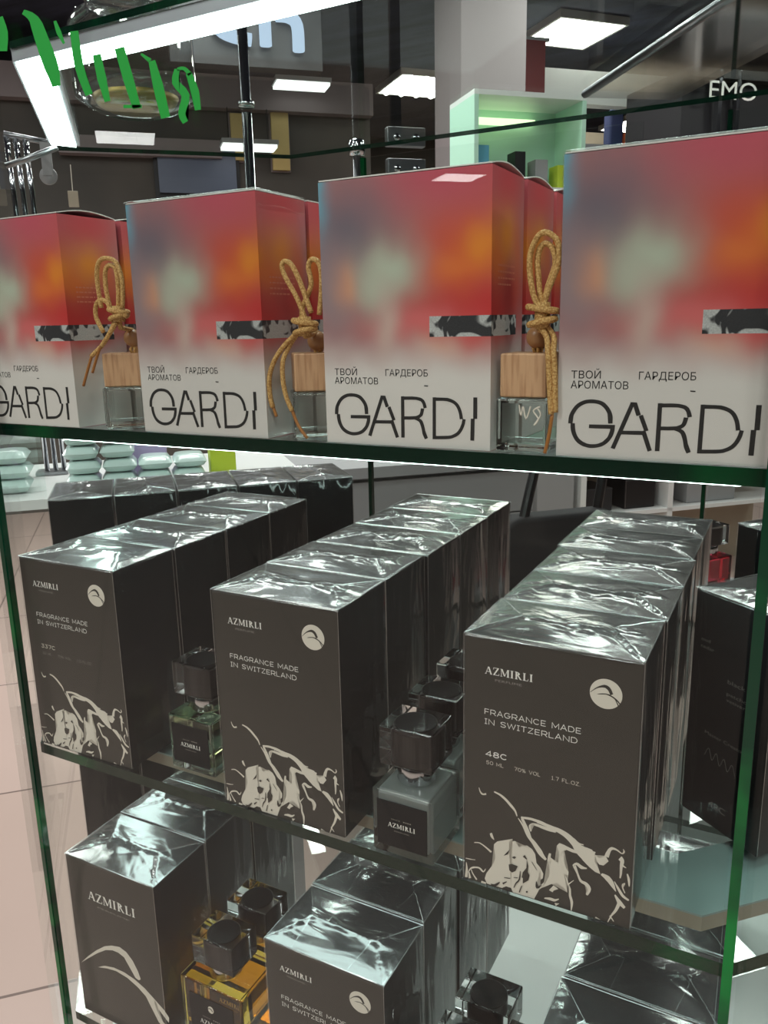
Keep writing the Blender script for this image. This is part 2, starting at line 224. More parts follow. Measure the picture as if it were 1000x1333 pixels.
ART_DATA = {"sw":[[[180,274],[201,299],[257,325],[290,341],[269,315],[304,332],[322,325],[331,299],[346,316],[375,325],[404,312],[423,286],[431,234],[455,210],[472,180],[469,150],[440,118],[435,90],[458,91],[423,4],[298,3],[286,28],[256,28],[232,10],[165,7],[140,8],[126,37],[136,74],[169,132],[190,185],[182,229]],[[438,82],[465,112],[496,156],[510,207],[506,239],[492,268],[495,295],[501,317],[512,317],[510,293],[534,281],[552,271],[556,302],[557,341],[542,375],[557,396],[584,392],[623,382],[660,377],[663,362],[629,361],[595,366],[585,360],[587,331],[585,291],[595,262],[613,235],[611,215],[588,217],[600,191],[606,154],[609,108],[585,133],[555,149],[520,131],[474,98],[451,73],[439,49]],[[455,84],[483,119],[506,179],[508,231],[493,271],[519,241],[522,133],[472,93]],[[85,603],[86,596],[88,588],[91,579],[95,573],[99,567],[106,563],[116,564],[125,567],[131,569],[130,580],[124,578],[116,574],[110,573],[106,575],[101,579],[97,584],[93,591],[90,599],[88,604]],[[176,598],[185,595],[198,591],[210,587],[219,581],[228,575],[237,569],[247,561],[257,552],[267,542],[277,533],[288,524],[297,515],[303,505],[308,494],[311,486],[316,490],[314,498],[311,511],[306,523],[297,535],[287,546],[277,555],[267,564],[257,573],[246,581],[236,588],[226,593],[215,598],[202,601],[189,604],[179,605]],[[319,476],[326,466],[335,453],[345,437],[354,419],[363,399],[373,381],[383,368],[393,358],[401,348],[407,340],[412,332],[419,322],[429,308],[440,293],[453,282],[464,274],[474,269],[481,265],[489,277],[484,283],[477,291],[470,302],[462,317],[450,332],[439,344],[431,353],[425,360],[416,368],[406,376],[396,383],[385,393],[375,409],[364,428],[354,446],[342,460],[330,472],[322,480]],[[336,477],[344,463],[355,444],[366,424],[375,405],[384,386],[392,370],[399,360],[405,354],[409,350],[414,356],[411,360],[406,367],[401,377],[395,394],[388,415],[379,435],[368,455],[357,475],[349,488]],[[336,481],[351,483],[371,485],[393,487],[415,485],[438,483],[460,480],[478,475],[495,469],[510,465],[522,464],[530,465],[535,466],[536,480],[531,479],[525,478],[515,479],[502,484],[485,490],[465,496],[443,500],[419,501],[396,502],[373,500],[352,496],[337,494]],[[427,480],[436,479],[448,478],[461,476],[478,472],[496,468],[513,463],[527,460],[540,458],[552,454],[565,449],[578,443],[589,436],[600,428],[611,418],[621,408],[630,398],[637,384],[647,370],[661,355],[676,342],[692,334],[708,328],[721,325],[729,323],[754,401],[745,402],[735,403],[723,406],[710,411],[692,415],[677,418],[666,423],[655,429],[645,439],[633,449],[620,458],[606,466],[592,472],[577,477],[562,481],[548,484],[535,485],[520,486],[503,489],[484,491],[467,494],[452,495],[439,495],[431,495]],[[644,427],[673,413],[706,414],[734,410],[752,384],[774,372],[806,395],[824,369],[798,335],[776,334],[761,349],[751,339],[771,314],[784,279],[756,283],[721,304],[687,331],[663,362],[651,397]],[[634,447],[640,439],[649,429],[659,421],[670,420],[681,421],[689,422],[689,428],[682,428],[672,428],[663,430],[653,436],[643,444],[636,450]],[[398,420],[395,429],[392,441],[391,450],[393,454],[399,457],[406,460],[415,460],[426,459],[438,458],[452,455],[467,453],[483,451],[502,450],[521,451],[534,451],[538,470],[525,470],[506,470],[488,470],[472,472],[457,473],[443,474],[429,475],[417,475],[406,473],[396,468],[387,460],[382,449],[384,437],[389,424],[393,416]],[[786,275],[795,269],[806,261],[815,252],[822,247],[829,240],[836,232],[847,221],[859,210],[868,201],[871,204],[867,217],[862,236],[855,253],[848,264],[840,273],[831,281],[817,285],[802,287],[792,287]],[[857,258],[863,246],[871,228],[880,212],[887,200],[895,189],[904,180],[916,174],[928,170],[936,167],[941,177],[933,181],[922,187],[912,194],[905,202],[898,212],[890,223],[880,237],[868,251],[860,261]],[[862,178],[866,168],[873,152],[880,137],[893,127],[906,119],[915,113],[924,127],[916,135],[906,147],[896,158],[885,167],[875,177],[868,184]],[[880,137],[877,125],[872,108],[868,94],[862,80],[855,66],[850,57],[858,51],[864,60],[873,73],[881,88],[888,105],[894,122],[898,133]],[[850,55],[832,-2],[837,-3],[858,53]],[[841,43],[865,17],[868,21],[846,50]],[[766,4],[794,-5],[797,3],[770,14]],[[824,390],[825,399],[827,412],[830,423],[833,431],[836,438],[838,442],[844,444],[853,445],[862,444],[871,440],[881,435],[890,432],[898,435],[903,442],[906,449],[904,455],[900,460],[897,464],[894,459],[896,456],[900,452],[901,448],[900,445],[896,440],[892,438],[884,441],[875,448],[865,453],[856,456],[846,458],[835,457],[825,449],[818,439],[813,428],[807,415],[803,401],[800,392]],[[874,395],[878,392],[882,389],[884,387],[884,382],[883,371],[883,358],[885,343],[889,328],[889,315],[887,304],[885,295],[884,289],[891,288],[892,295],[894,304],[896,316],[895,331],[896,347],[898,361],[901,372],[904,384],[904,398],[899,409],[893,416],[889,419]],[[888,362],[915,357],[917,360],[894,376]],[[920,324],[922,316],[924,306],[926,294],[929,280],[932,265],[935,254],[939,256],[940,268],[940,285],[938,301],[934,312],[929,322],[926,328]],[[914,270],[910,267],[904,263],[899,256],[898,247],[900,237],[903,229],[907,221],[912,213],[915,207],[919,211],[916,217],[912,225],[909,233],[907,242],[905,250],[905,255],[907,257],[912,260],[916,263]],[[637,279],[642,285],[649,291],[653,293],[659,290],[668,283],[679,277],[692,280],[703,284],[711,287],[711,294],[704,294],[694,295],[686,298],[678,301],[667,307],[655,309],[643,301],[636,291],[632,284]],[[636,278],[641,268],[649,255],[657,241],[662,227],[668,212],[675,199],[686,192],[696,190],[704,186],[711,180],[717,172],[721,166],[720,157],[715,142],[711,131],[722,128],[727,139],[735,155],[738,173],[733,188],[724,198],[714,205],[703,208],[692,208],[685,212],[678,221],[672,234],[666,249],[661,264],[655,280],[651,291]],[[592,218],[596,201],[603,179],[609,160],[615,148],[619,141],[621,132],[621,120],[620,106],[619,91],[623,78],[627,66],[629,54],[631,37],[632,17],[632,3],[638,5],[640,20],[643,41],[644,61],[640,76],[635,87],[632,97],[631,109],[630,122],[629,136],[625,146],[621,154],[616,165],[610,184],[601,205],[595,220]],[[618,161],[644,195],[642,197],[613,166]],[[507,89],[532,128],[559,114],[533,95],[528,83]],[[481,26],[489,27],[500,28],[510,28],[519,28],[529,27],[541,29],[551,36],[559,44],[565,49],[563,55],[557,52],[548,47],[541,45],[533,45],[523,46],[512,45],[501,41],[489,37],[482,33]],[[541,20],[568,26],[548,-1]],[[61,247],[69,250],[81,253],[94,254],[107,249],[122,241],[135,233],[146,226],[155,219],[162,215],[169,226],[162,230],[152,236],[141,242],[127,249],[111,256],[96,261],[82,260],[69,256],[61,253]],[[155,336],[156,331],[158,324],[161,317],[167,310],[174,306],[180,302],[182,305],[180,312],[177,321],[174,328],[172,334],[169,340],[168,344]],[[8,130],[16,131],[28,131],[39,132],[50,135],[60,137],[68,139],[68,142],[61,141],[51,139],[40,138],[29,137],[17,136],[9,136]],[[10,106],[10,94],[10,77],[10,59],[8,41],[5,21],[3,7],[20,11],[21,24],[22,44],[22,63],[19,81],[16,97],[13,108]],[[26,43],[30,52],[36,64],[43,73],[50,78],[59,83],[68,87],[77,90],[86,91],[93,90],[100,84],[108,77],[117,74],[126,83],[131,94],[133,103],[130,103],[126,96],[121,86],[118,83],[115,86],[107,94],[98,100],[88,101],[78,100],[68,97],[57,94],[47,88],[37,79],[30,67],[25,53],[22,44]],[[41,69],[42,63],[45,54],[50,44],[58,32],[67,19],[74,10],[81,18],[74,26],[63,38],[55,49],[50,58],[47,66],[45,72]],[[25,47],[27,6],[43,14],[32,50]],[[103,3],[132,-2],[138,15],[108,17]]],"sd":[[[238,220],[276,272],[265,239]],[[288,227],[303,238],[315,235],[303,221]],[[271,176],[289,186],[325,182],[311,146],[290,131],[275,141]],[[376,239],[386,203],[384,164],[395,148],[388,113],[356,82],[358,116],[349,119],[355,154],[375,187]],[[338,155],[337,140],[334,119],[331,102],[326,91],[318,81],[312,70],[307,57],[304,46],[301,38],[306,38],[309,45],[313,56],[318,67],[325,76],[333,87],[339,101],[342,121],[342,141],[342,156]],[[164,15],[169,11],[178,7],[190,7],[204,18],[214,33],[221,44],[218,47],[208,40],[196,30],[188,23],[181,20],[172,19],[165,19]],[[245,82],[281,87],[282,93],[246,87]],[[240,37],[262,61],[260,65],[235,47]],[[302,101],[326,106],[326,111],[303,106]],[[348,67],[333,20],[340,19],[353,67]],[[375,31],[386,33],[387,44],[376,42]],[[432,121],[431,108],[430,90],[436,77],[451,84],[459,97],[465,106],[462,109],[454,102],[445,95],[445,94],[444,99],[440,112],[436,123]],[[353,252],[375,240],[378,244],[364,266]],[[404,234],[434,193],[436,195],[407,237]]],"emb":[770,1303,80],"embd":[[[691,1297],[700,1305],[712,1316],[724,1325],[736,1331],[749,1335],[759,1336],[766,1335],[772,1331],[778,1327],[784,1319],[789,1309],[792,1301],[806,1309],[802,1318],[797,1330],[790,1340],[781,1347],[771,1351],[759,1351],[747,1346],[734,1339],[721,1330],[709,1319],[698,1307],[690,1299]],[[728,1294],[739,1296],[754,1299],[769,1301],[782,1298],[796,1294],[809,1288],[820,1280],[831,1271],[839,1262],[846,1255],[850,1248],[853,1243],[857,1247],[854,1252],[850,1259],[843,1267],[835,1276],[824,1286],[812,1294],[798,1300],[784,1305],[769,1306],[754,1304],[739,1300],[728,1296]],[[813,1289],[818,1279],[825,1265],[831,1252],[838,1241],[844,1231],[848,1225],[851,1227],[847,1234],[842,1244],[836,1256],[829,1268],[821,1282],[816,1291]]],"sA":[[[24,452],[121,555],[226,651],[326,728],[407,766],[497,787],[568,766],[628,709],[673,629],[695,563],[674,543],[639,551],[587,628],[535,705],[476,725],[413,723],[334,695],[235,627],[117,531]],[[221,485],[299,530],[404,555],[516,556],[624,534],[728,490],[829,423],[917,363],[961,311],[953,259],[888,318],[829,368],[818,380],[841,319],[892,243],[952,192],[918,159],[842,221],[782,326],[732,415],[653,469],[548,514],[426,531],[322,514]]],"gardi":[[[75,155],[76,166],[77,180],[79,193],[85,205],[92,217],[99,227],[108,235],[117,241],[127,246],[137,250],[148,252],[160,252],[174,252],[187,250],[199,246],[208,241],[217,233],[224,225],[231,215],[236,204],[239,193],[240,182],[240,170],[240,161],[260,162],[260,170],[260,184],[259,197],[255,210],[249,223],[241,235],[232,245],[222,255],[209,262],[193,267],[177,269],[161,270],[147,269],[133,267],[119,262],[106,256],[94,248],[83,237],[74,225],[66,211],[59,196],[56,181],[55,165],[54,155]],[[66,155],[66,145],[67,131],[70,116],[75,102],[82,88],[90,76],[101,65],[113,57],[126,51],[141,47],[156,44],[171,44],[187,46],[203,50],[217,55],[230,63],[241,72],[250,82],[257,93],[263,104],[267,115],[270,127],[271,138],[271,146],[251,146],[251,138],[250,128],[248,118],[244,110],[240,100],[234,92],[226,84],[218,76],[208,71],[197,66],[185,63],[172,62],[160,62],[147,64],[136,68],[125,73],[116,79],[107,87],[100,97],[94,110],[90,122],[88,134],[87,147],[86,157]],[[152,136],[271,138],[272,156],[153,154]],[[275,44],[354,253],[336,258],[256,49]],[[335,244],[364,244],[365,261],[336,262]],[[345,255],[365,200],[384,206],[364,261]],[[375,200],[403,131],[421,137],[393,207]],[[388,132],[422,41],[440,48],[407,138]],[[299,114],[404,116],[404,134],[300,131]],[[455,260],[453,45],[473,46],[474,261]],[[465,242],[486,243],[516,244],[541,244],[555,241],[565,238],[571,233],[577,224],[581,211],[583,201],[601,205],[599,215],[594,230],[586,244],[574,253],[561,257],[543,260],[517,261],[486,260],[465,259]],[[568,202],[567,194],[564,183],[561,174],[558,170],[553,167],[547,164],[539,161],[529,160],[517,159],[501,158],[485,158],[473,157],[472,140],[484,141],[501,141],[517,142],[530,143],[542,145],[553,148],[563,153],[571,159],[578,167],[582,179],[585,191],[587,200]],[[532,142],[539,140],[549,136],[557,131],[561,124],[565,115],[568,105],[571,94],[573,83],[575,71],[580,59],[585,49],[589,42],[606,50],[602,57],[597,67],[593,77],[591,87],[589,98],[586,110],[583,121],[578,133],[571,143],[559,150],[548,155],[540,158]],[[634,259],[632,45],[651,46],[652,260]],[[643,242],[663,242],[690,243],[714,241],[730,237],[743,232],[754,225],[762,216],[769,204],[774,192],[778,178],[781,163],[782,152],[800,155],[798,166],[795,182],[791,197],[785,211],[777,225],[766,237],[753,246],[736,253],[717,258],[691,259],[663,259],[643,259]],[[797,155],[795,145],[792,132],[787,119],[782,108],[775,97],[767,88],[758,81],[747,75],[735,70],[722,67],[708,66],[692,65],[674,64],[655,63],[642,63],[641,46],[655,46],[674,47],[692,48],[708,49],[724,51],[740,54],[754,60],[768,67],[780,76],[790,88],[798,101],[804,114],[809,128],[812,143],[814,153]],[[854,264],[854,157],[875,158],[875,264]],[[841,158],[839,48],[860,48],[862,158]],[[587,314],[609,313],[609,318],[587,319]]],"green":[[[-2297,4897],[-2277,4884],[-2254,4866],[-2239,4845],[-2233,4815],[-2222,4775],[-2209,4729],[-2192,4676],[-2173,4620],[-2153,4572],[-2133,4535],[-2120,4505],[-2111,4484],[-2043,4484],[-2042,4505],[-2040,4537],[-2042,4577],[-2055,4627],[-2077,4684],[-2099,4735],[-2118,4780],[-2137,4823],[-2168,4862],[-2209,4890],[-2249,4907],[-2275,4916]],[[-2048,4816],[-2044,4799],[-2039,4775],[-2032,4751],[-2017,4728],[-2001,4706],[-1990,4690],[-1973,4693],[-1979,4709],[-1987,4731],[-1994,4754],[-2005,4777],[-2017,4800],[-2025,4817]],[[-1926,4744],[-1925,4696],[-1924,4627],[-1916,4560],[-1896,4498],[-1871,4441],[-1853,4402],[-1796,4408],[-1811,4447],[-1831,4503],[-1846,4560],[-1854,4623],[-1858,4691],[-1861,4738]],[[-1769,4598],[-1765,4567],[-1758,4521],[-1751,4475],[-1736,4429],[-1721,4383],[-1710,4351],[-1666,4353],[-1670,4385],[-1676,4431],[-1681,4476],[-1691,4521],[-1700,4566],[-1706,4597]],[[-1601,4603],[-1589,4559],[-1572,4497],[-1555,4437],[-1536,4381],[-1517,4326],[-1504,4288],[-1444,4292],[-1454,4330],[-1467,4385],[-1481,4441],[-1498,4501],[-1516,4562],[-1529,4605]],[[-1573,4303],[-1438,4285],[-1436,4302],[-1571,4319]],[[-1418,4547],[-1362,4500],[-1340,4514],[-1407,4554]],[[-1364,4505],[-1360,4474],[-1353,4429],[-1346,4380],[-1334,4322],[-1318,4259],[-1306,4215],[-1242,4217],[-1250,4262],[-1262,4324],[-1275,4382],[-1291,4431],[-1306,4475],[-1316,4506]],[[-1187,4445],[-1196,4430],[-1209,4406],[-1211,4376],[-1190,4346],[-1164,4322],[-1153,4306],[-1158,4286],[-1174,4258],[-1184,4228],[-1178,4201],[-1165,4182],[-1157,4171],[-1119,4182],[-1126,4193],[-1133,4207],[-1135,4221],[-1124,4242],[-1105,4271],[-1097,4307],[-1118,4340],[-1147,4365],[-1162,4381],[-1163,4397],[-1157,4418],[-1152,4433]],[[-1114,4407],[-1106,4383],[-1096,4348],[-1089,4315],[-1080,4283],[-1074,4250],[-1069,4226],[-1028,4225],[-1029,4248],[-1030,4282],[-1033,4317],[-1047,4353],[-1063,4387],[-1074,4411]],[[-1168,4431],[-1155,4431],[-1139,4431],[-1128,4428],[-1118,4419],[-1105,4406],[-1096,4395],[-1072,4406],[-1082,4416],[-1098,4431],[-1117,4443],[-1139,4448],[-1159,4447],[-1171,4446]],[[-2547,4913],[-2542,4892],[-2535,4863],[-2533,4834],[-2531,4801],[-2531,4765],[-2531,4739],[-2458,4728],[-2450,4753],[-2438,4789],[-2433,4826],[-2441,4862],[-2453,4893],[-2461,4915]]],"c3":[[[780,3172],[755,3226],[739,3297],[732,3377],[741,3433],[767,3483],[799,3502],[836,3487],[865,3451],[870,3370],[846,3302],[822,3241],[803,3171]],[[798,3171],[778,3234],[770,3305],[763,3375],[773,3435],[801,3455],[833,3432],[849,3371],[832,3311],[812,3251],[798,3176]],[[786,3087],[821,3037],[841,2973],[848,2892],[856,2781],[864,2679]],[[805,3091],[849,3037],[867,2973],[875,2892],[880,2782],[883,2689]],[[869,2679],[853,2566],[837,2465]]],"c2":[[[-520,3141],[-567,3251],[-636,3363],[-659,3424],[-638,3449],[-594,3427],[-544,3335],[-481,3176]],[[-560,3142],[-546,3214],[-489,3321],[-502,3405],[-490,3445],[-456,3449],[-426,3407],[-424,3307],[-445,3164]],[[-584,3068],[-672,3000],[-740,2918],[-778,2828],[-780,2724],[-764,2659]],[[-592,3068],[-654,2994],[-680,2918],[-686,2816],[-670,2726],[-634,2643]],[[-634,2643],[-596,2560],[-540,2451]],[[-764,2659],[-744,2607]]],"c1":[[[-2040,3242],[-2051,3353],[-2051,3450],[-2019,3520],[-1948,3534],[-1876,3501],[-1843,3393],[-1860,3238]],[[-1988,3241],[-2008,3351],[-2003,3448],[-1980,3488],[-1937,3492],[-1908,3455],[-1905,3348],[-1919,3239]],[[-2043,3094],[-2093,3182],[-2086,3256],[-2042,3291],[-1984,3271],[-1964,3228],[-1898,3202],[-1832,3189]],[[-1945,3179],[-1998,3106],[-2080,3019],[-2163,2943]],[[-1922,3154],[-1982,3093],[-2073,3007]],[[-2163,2943],[-2212,2853],[-2264,2755]],[[-2073,3007],[-2120,2931],[-2169,2841]]],"c3k":[[794,3164],[795,3105]],"c2k":[[-536,3127],[-538,3082]],"c1k":[[-1913,3221],[-1918,3184]],"beads":[[-1962,3054],[-558,3023],[738,3032]]}

# ---------------------------------------------------------------- materials
principled('floor_tile', (214, 196, 186), 0.32, spec=0.4)
def floor_nodes():
    m = MATS['floor_tile']; nt = m.node_tree; b = nt.nodes['Principled BSDF']
    tc = nt.nodes.new('ShaderNodeTexCoord'); mp = nt.nodes.new('ShaderNodeMapping'); br = nt.nodes.new('ShaderNodeTexBrick')
    mp.inputs['Rotation'].default_value = (0, 0, PI / 4); mp.inputs['Location'].default_value = (0.36, 0.05, 0)
    br.offset = 0.0; br.inputs['Scale'].default_value = 1.0; br.inputs['Brick Width'].default_value = 0.83; br.inputs['Row Height'].default_value = 0.83
    br.inputs['Mortar Size'].default_value = 0.004; br.inputs['Color1'].default_value = s2l((186, 164, 154)); br.inputs['Color2'].default_value = s2l((191, 169, 160)); br.inputs['Mortar'].default_value = s2l((120, 104, 98))
    nt.links.new(tc.outputs['Object'], mp.inputs[0]); nt.links.new(mp.outputs[0], br.inputs['Vector']); nt.links.new(br.outputs['Color'], b.inputs['Base Color'])
floor_nodes()
principled('ceiling_dark', (40, 43, 56), 0.8, noise=(1.5, (62, 66, 84), 0.35, 0.7, (1, 6, 1)))
principled('wall_mauve', (128, 118, 119), 0.8)
principled('wall_brown', (84, 78, 72), 0.7, noise=(0.8, (60, 57, 54), 0.4, 0.6))
principled('wall_grey', (110, 110, 112), 0.8)
principled('white_board', (225, 226, 224), 0.4)
principled('grey_board', (150, 151, 152), 0.5)
principled('beige_board', (178, 165, 146), 0.6)
principled('dark_board', (34, 33, 36), 0.5)
principled('black_cloth', (22, 22, 25), 0.8)
principled('black_plastic', (16, 16, 18), 0.35); principled('black_core', (8, 8, 9), 0.3); principled('label_black', (26, 26, 27), 0.5, spec=0.3)
principled('navy_cloth', (38, 48, 84), 0.8); principled('orange_cloth', (205, 96, 60), 0.8); principled('skin', (196, 150, 130), 0.6)
principled('red_board', (112, 26, 30), 0.6)
principled('amber_board', (196, 172, 112), 0.6)
principled('mint_board', (186, 226, 206), 0.5)
principled('slate_board', (92, 100, 118), 0.4); principled('blue_card', (96, 168, 196), 0.5); principled('lime_card', (196, 214, 60), 0.5); principled('lilac_card', (176, 160, 200), 0.5); principled('mint_foil', (206, 228, 222), 0.28, coat=0.4, bump=(30, 0.4, 0.004, (1, 1, 3)))
principled('chrome', (205, 208, 212), 0.12, metal=1.0); principled('steel', (150, 152, 155), 0.3, metal=1.0)
principled('aluminium', (168, 170, 176), 0.42, metal=0.6); principled('beige_metal', (176, 166, 150), 0.5)
principled('brass_mesh', (176, 150, 84), 0.4, metal=0.7)
principled('green_strokes', (14, 165, 54), 0.5)
principled('edge_green', (3, 36, 24), 0.12, noise=(3.0, (6, 96, 46), 0.55, 0.8, (3, 3, 1)))
principled('edge_bright', (4, 58, 38), 0.12, noise=(5.0, (8, 150, 62), 0.5, 0.66, (1, 1, 1.6)))
principled('ink_black', (44, 42, 41), 0.5); principled('print_white', (246, 244, 238), 0.45); principled('print_bone', (230, 222, 208), 0.45); principled('print_grey', (140, 134, 128), 0.5); principled('print_dim', (106, 102, 99), 0.5); principled('print_pale_red', (210, 128, 104), 0.5)
principled('carton_taupe', (66, 62, 57), 0.42, spec=0.3); principled('carton_black', (28, 28, 29), 0.4, spec=0.3)
principled('kraft_card', (170, 152, 140), 0.6)
principled('paper_white', (226, 222, 216), 0.5)
principled('beech', (206, 164, 126), 0.45, noise=(420, (164, 116, 80), 0.48, 0.72, (1, 1, 0.07)))
principled('bead_wood', (176, 130, 88), 0.35, noise=(80, (140, 100, 66), 0.4, 0.7, (1, 1, 0.2)))
principled('cord', (203, 156, 88), 0.7); principled('cord_tip', (170, 112, 56), 0.4)
def cord_nodes():
    m = MATS['cord']; nt = m.node_tree; b = nt.nodes['Principled BSDF']; tc = nt.nodes.new('ShaderNodeTexCoord')
    ck = nt.nodes.new('ShaderNodeTexVoronoi'); ck.inputs['Scale'].default_value = 1050; rp = nt.nodes.new('ShaderNodeValToRGB'); bp = nt.nodes.new('ShaderNodeBump')
    rp.color_ramp.elements[0].color = s2l((224, 184, 118)); rp.color_ramp.elements[1].color = s2l((176, 128, 70)); rp.color_ramp.elements[0].position = 0.2; rp.color_ramp.elements[1].position = 0.75
    bp.invert = True; bp.inputs['Strength'].default_value = 0.8; bp.inputs['Distance'].default_value = 0.0004
    nt.links.new(tc.outputs['Object'], ck.inputs['Vector']); nt.links.new(ck.outputs['Distance'], rp.inputs[0]); nt.links.new(rp.outputs[0], b.inputs['Base Color']); nt.links.new(ck.outputs['Distance'], bp.inputs['Height']); nt.links.new(bp.outputs[0], b.inputs['Normal'])
cord_nodes()
sheet('pane_glass', (0.97, 0.985, 0.978), 0.0, 1.42, 0.4)
sheet('shelf_glass', (0.935, 0.97, 0.96), 0.0, 1.5, 1.0)
sheet('shelf_glass_high', (0.92, 0.96, 0.945), 0.0, 1.5, 0.22)
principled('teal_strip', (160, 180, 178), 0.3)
sheet('clear_plastic', (0.90, 0.92, 0.92), 0.06, 1.5, 1.6, lo=0.05)
sheet('film_top', (0.97, 0.985, 0.985), 0.17, 1.6, 1.25, bump=[('N', 15, (1, 1.5, 1), 0.2, 0.006), ('R', 30, (1, 0.8, 1), 0.10, 0.003)], lo=0.07)
sheet('film_seam_glint', (0.95, 0.97, 0.97), 0.25, 1.5, 1.0, lo=0.40)  # raised reflectivity stands in for bright highlight lines along the film creases
sheet('film_side', (0.985, 0.99, 0.99), 0.06, 1.5, 0.9, bump=[('N', 16, (1.4, 1.4, 0.3), 0.5, 0.006), ('R', 26, (2.2, 2.2, 0.4), 0.35, 0.003)], lo=0.0)
sheet('film_front', (0.99, 0.99, 0.99), 0.15, 1.3, 0.6)
sheet('film_loose', (0.99, 0.99, 0.99), 0.03, 1.45, 0.8, bump=[('N', 14, (1, 1, 0.6), 0.3, 0.003)])
glass('bottle_glass', (0.985, 0.995, 0.99), 1.5); glass('cap_glass', (0.99, 0.995, 0.995), 1.49)
principled('liquid_clear', (196, 206, 202), 0.2, trans=0.3, ior=1.2); glass('liquid_green', (0.94, 0.965, 0.84), 0.9); glass('liquid_amber', (0.95, 0.78, 0.30), 0.9); glass('liquid_pink', (0.85, 0.25, 0.35), 1.12)
glass('diffuser_glass', (0.985, 0.995, 0.99), 1.5)
emission('led_white', (222, 248, 240), 11.0); emission('led_soft', (222, 246, 242), 6.0)
emission('lamp_white', (255, 250, 240), 24); emission('lamp_tube', (250, 248, 246), 2.0); emission('sign_white', (206, 224, 252), 1.0); emission('mint_light', (222, 250, 190), 2.2); emission('panel_dim', (206, 232, 240), 0.9)

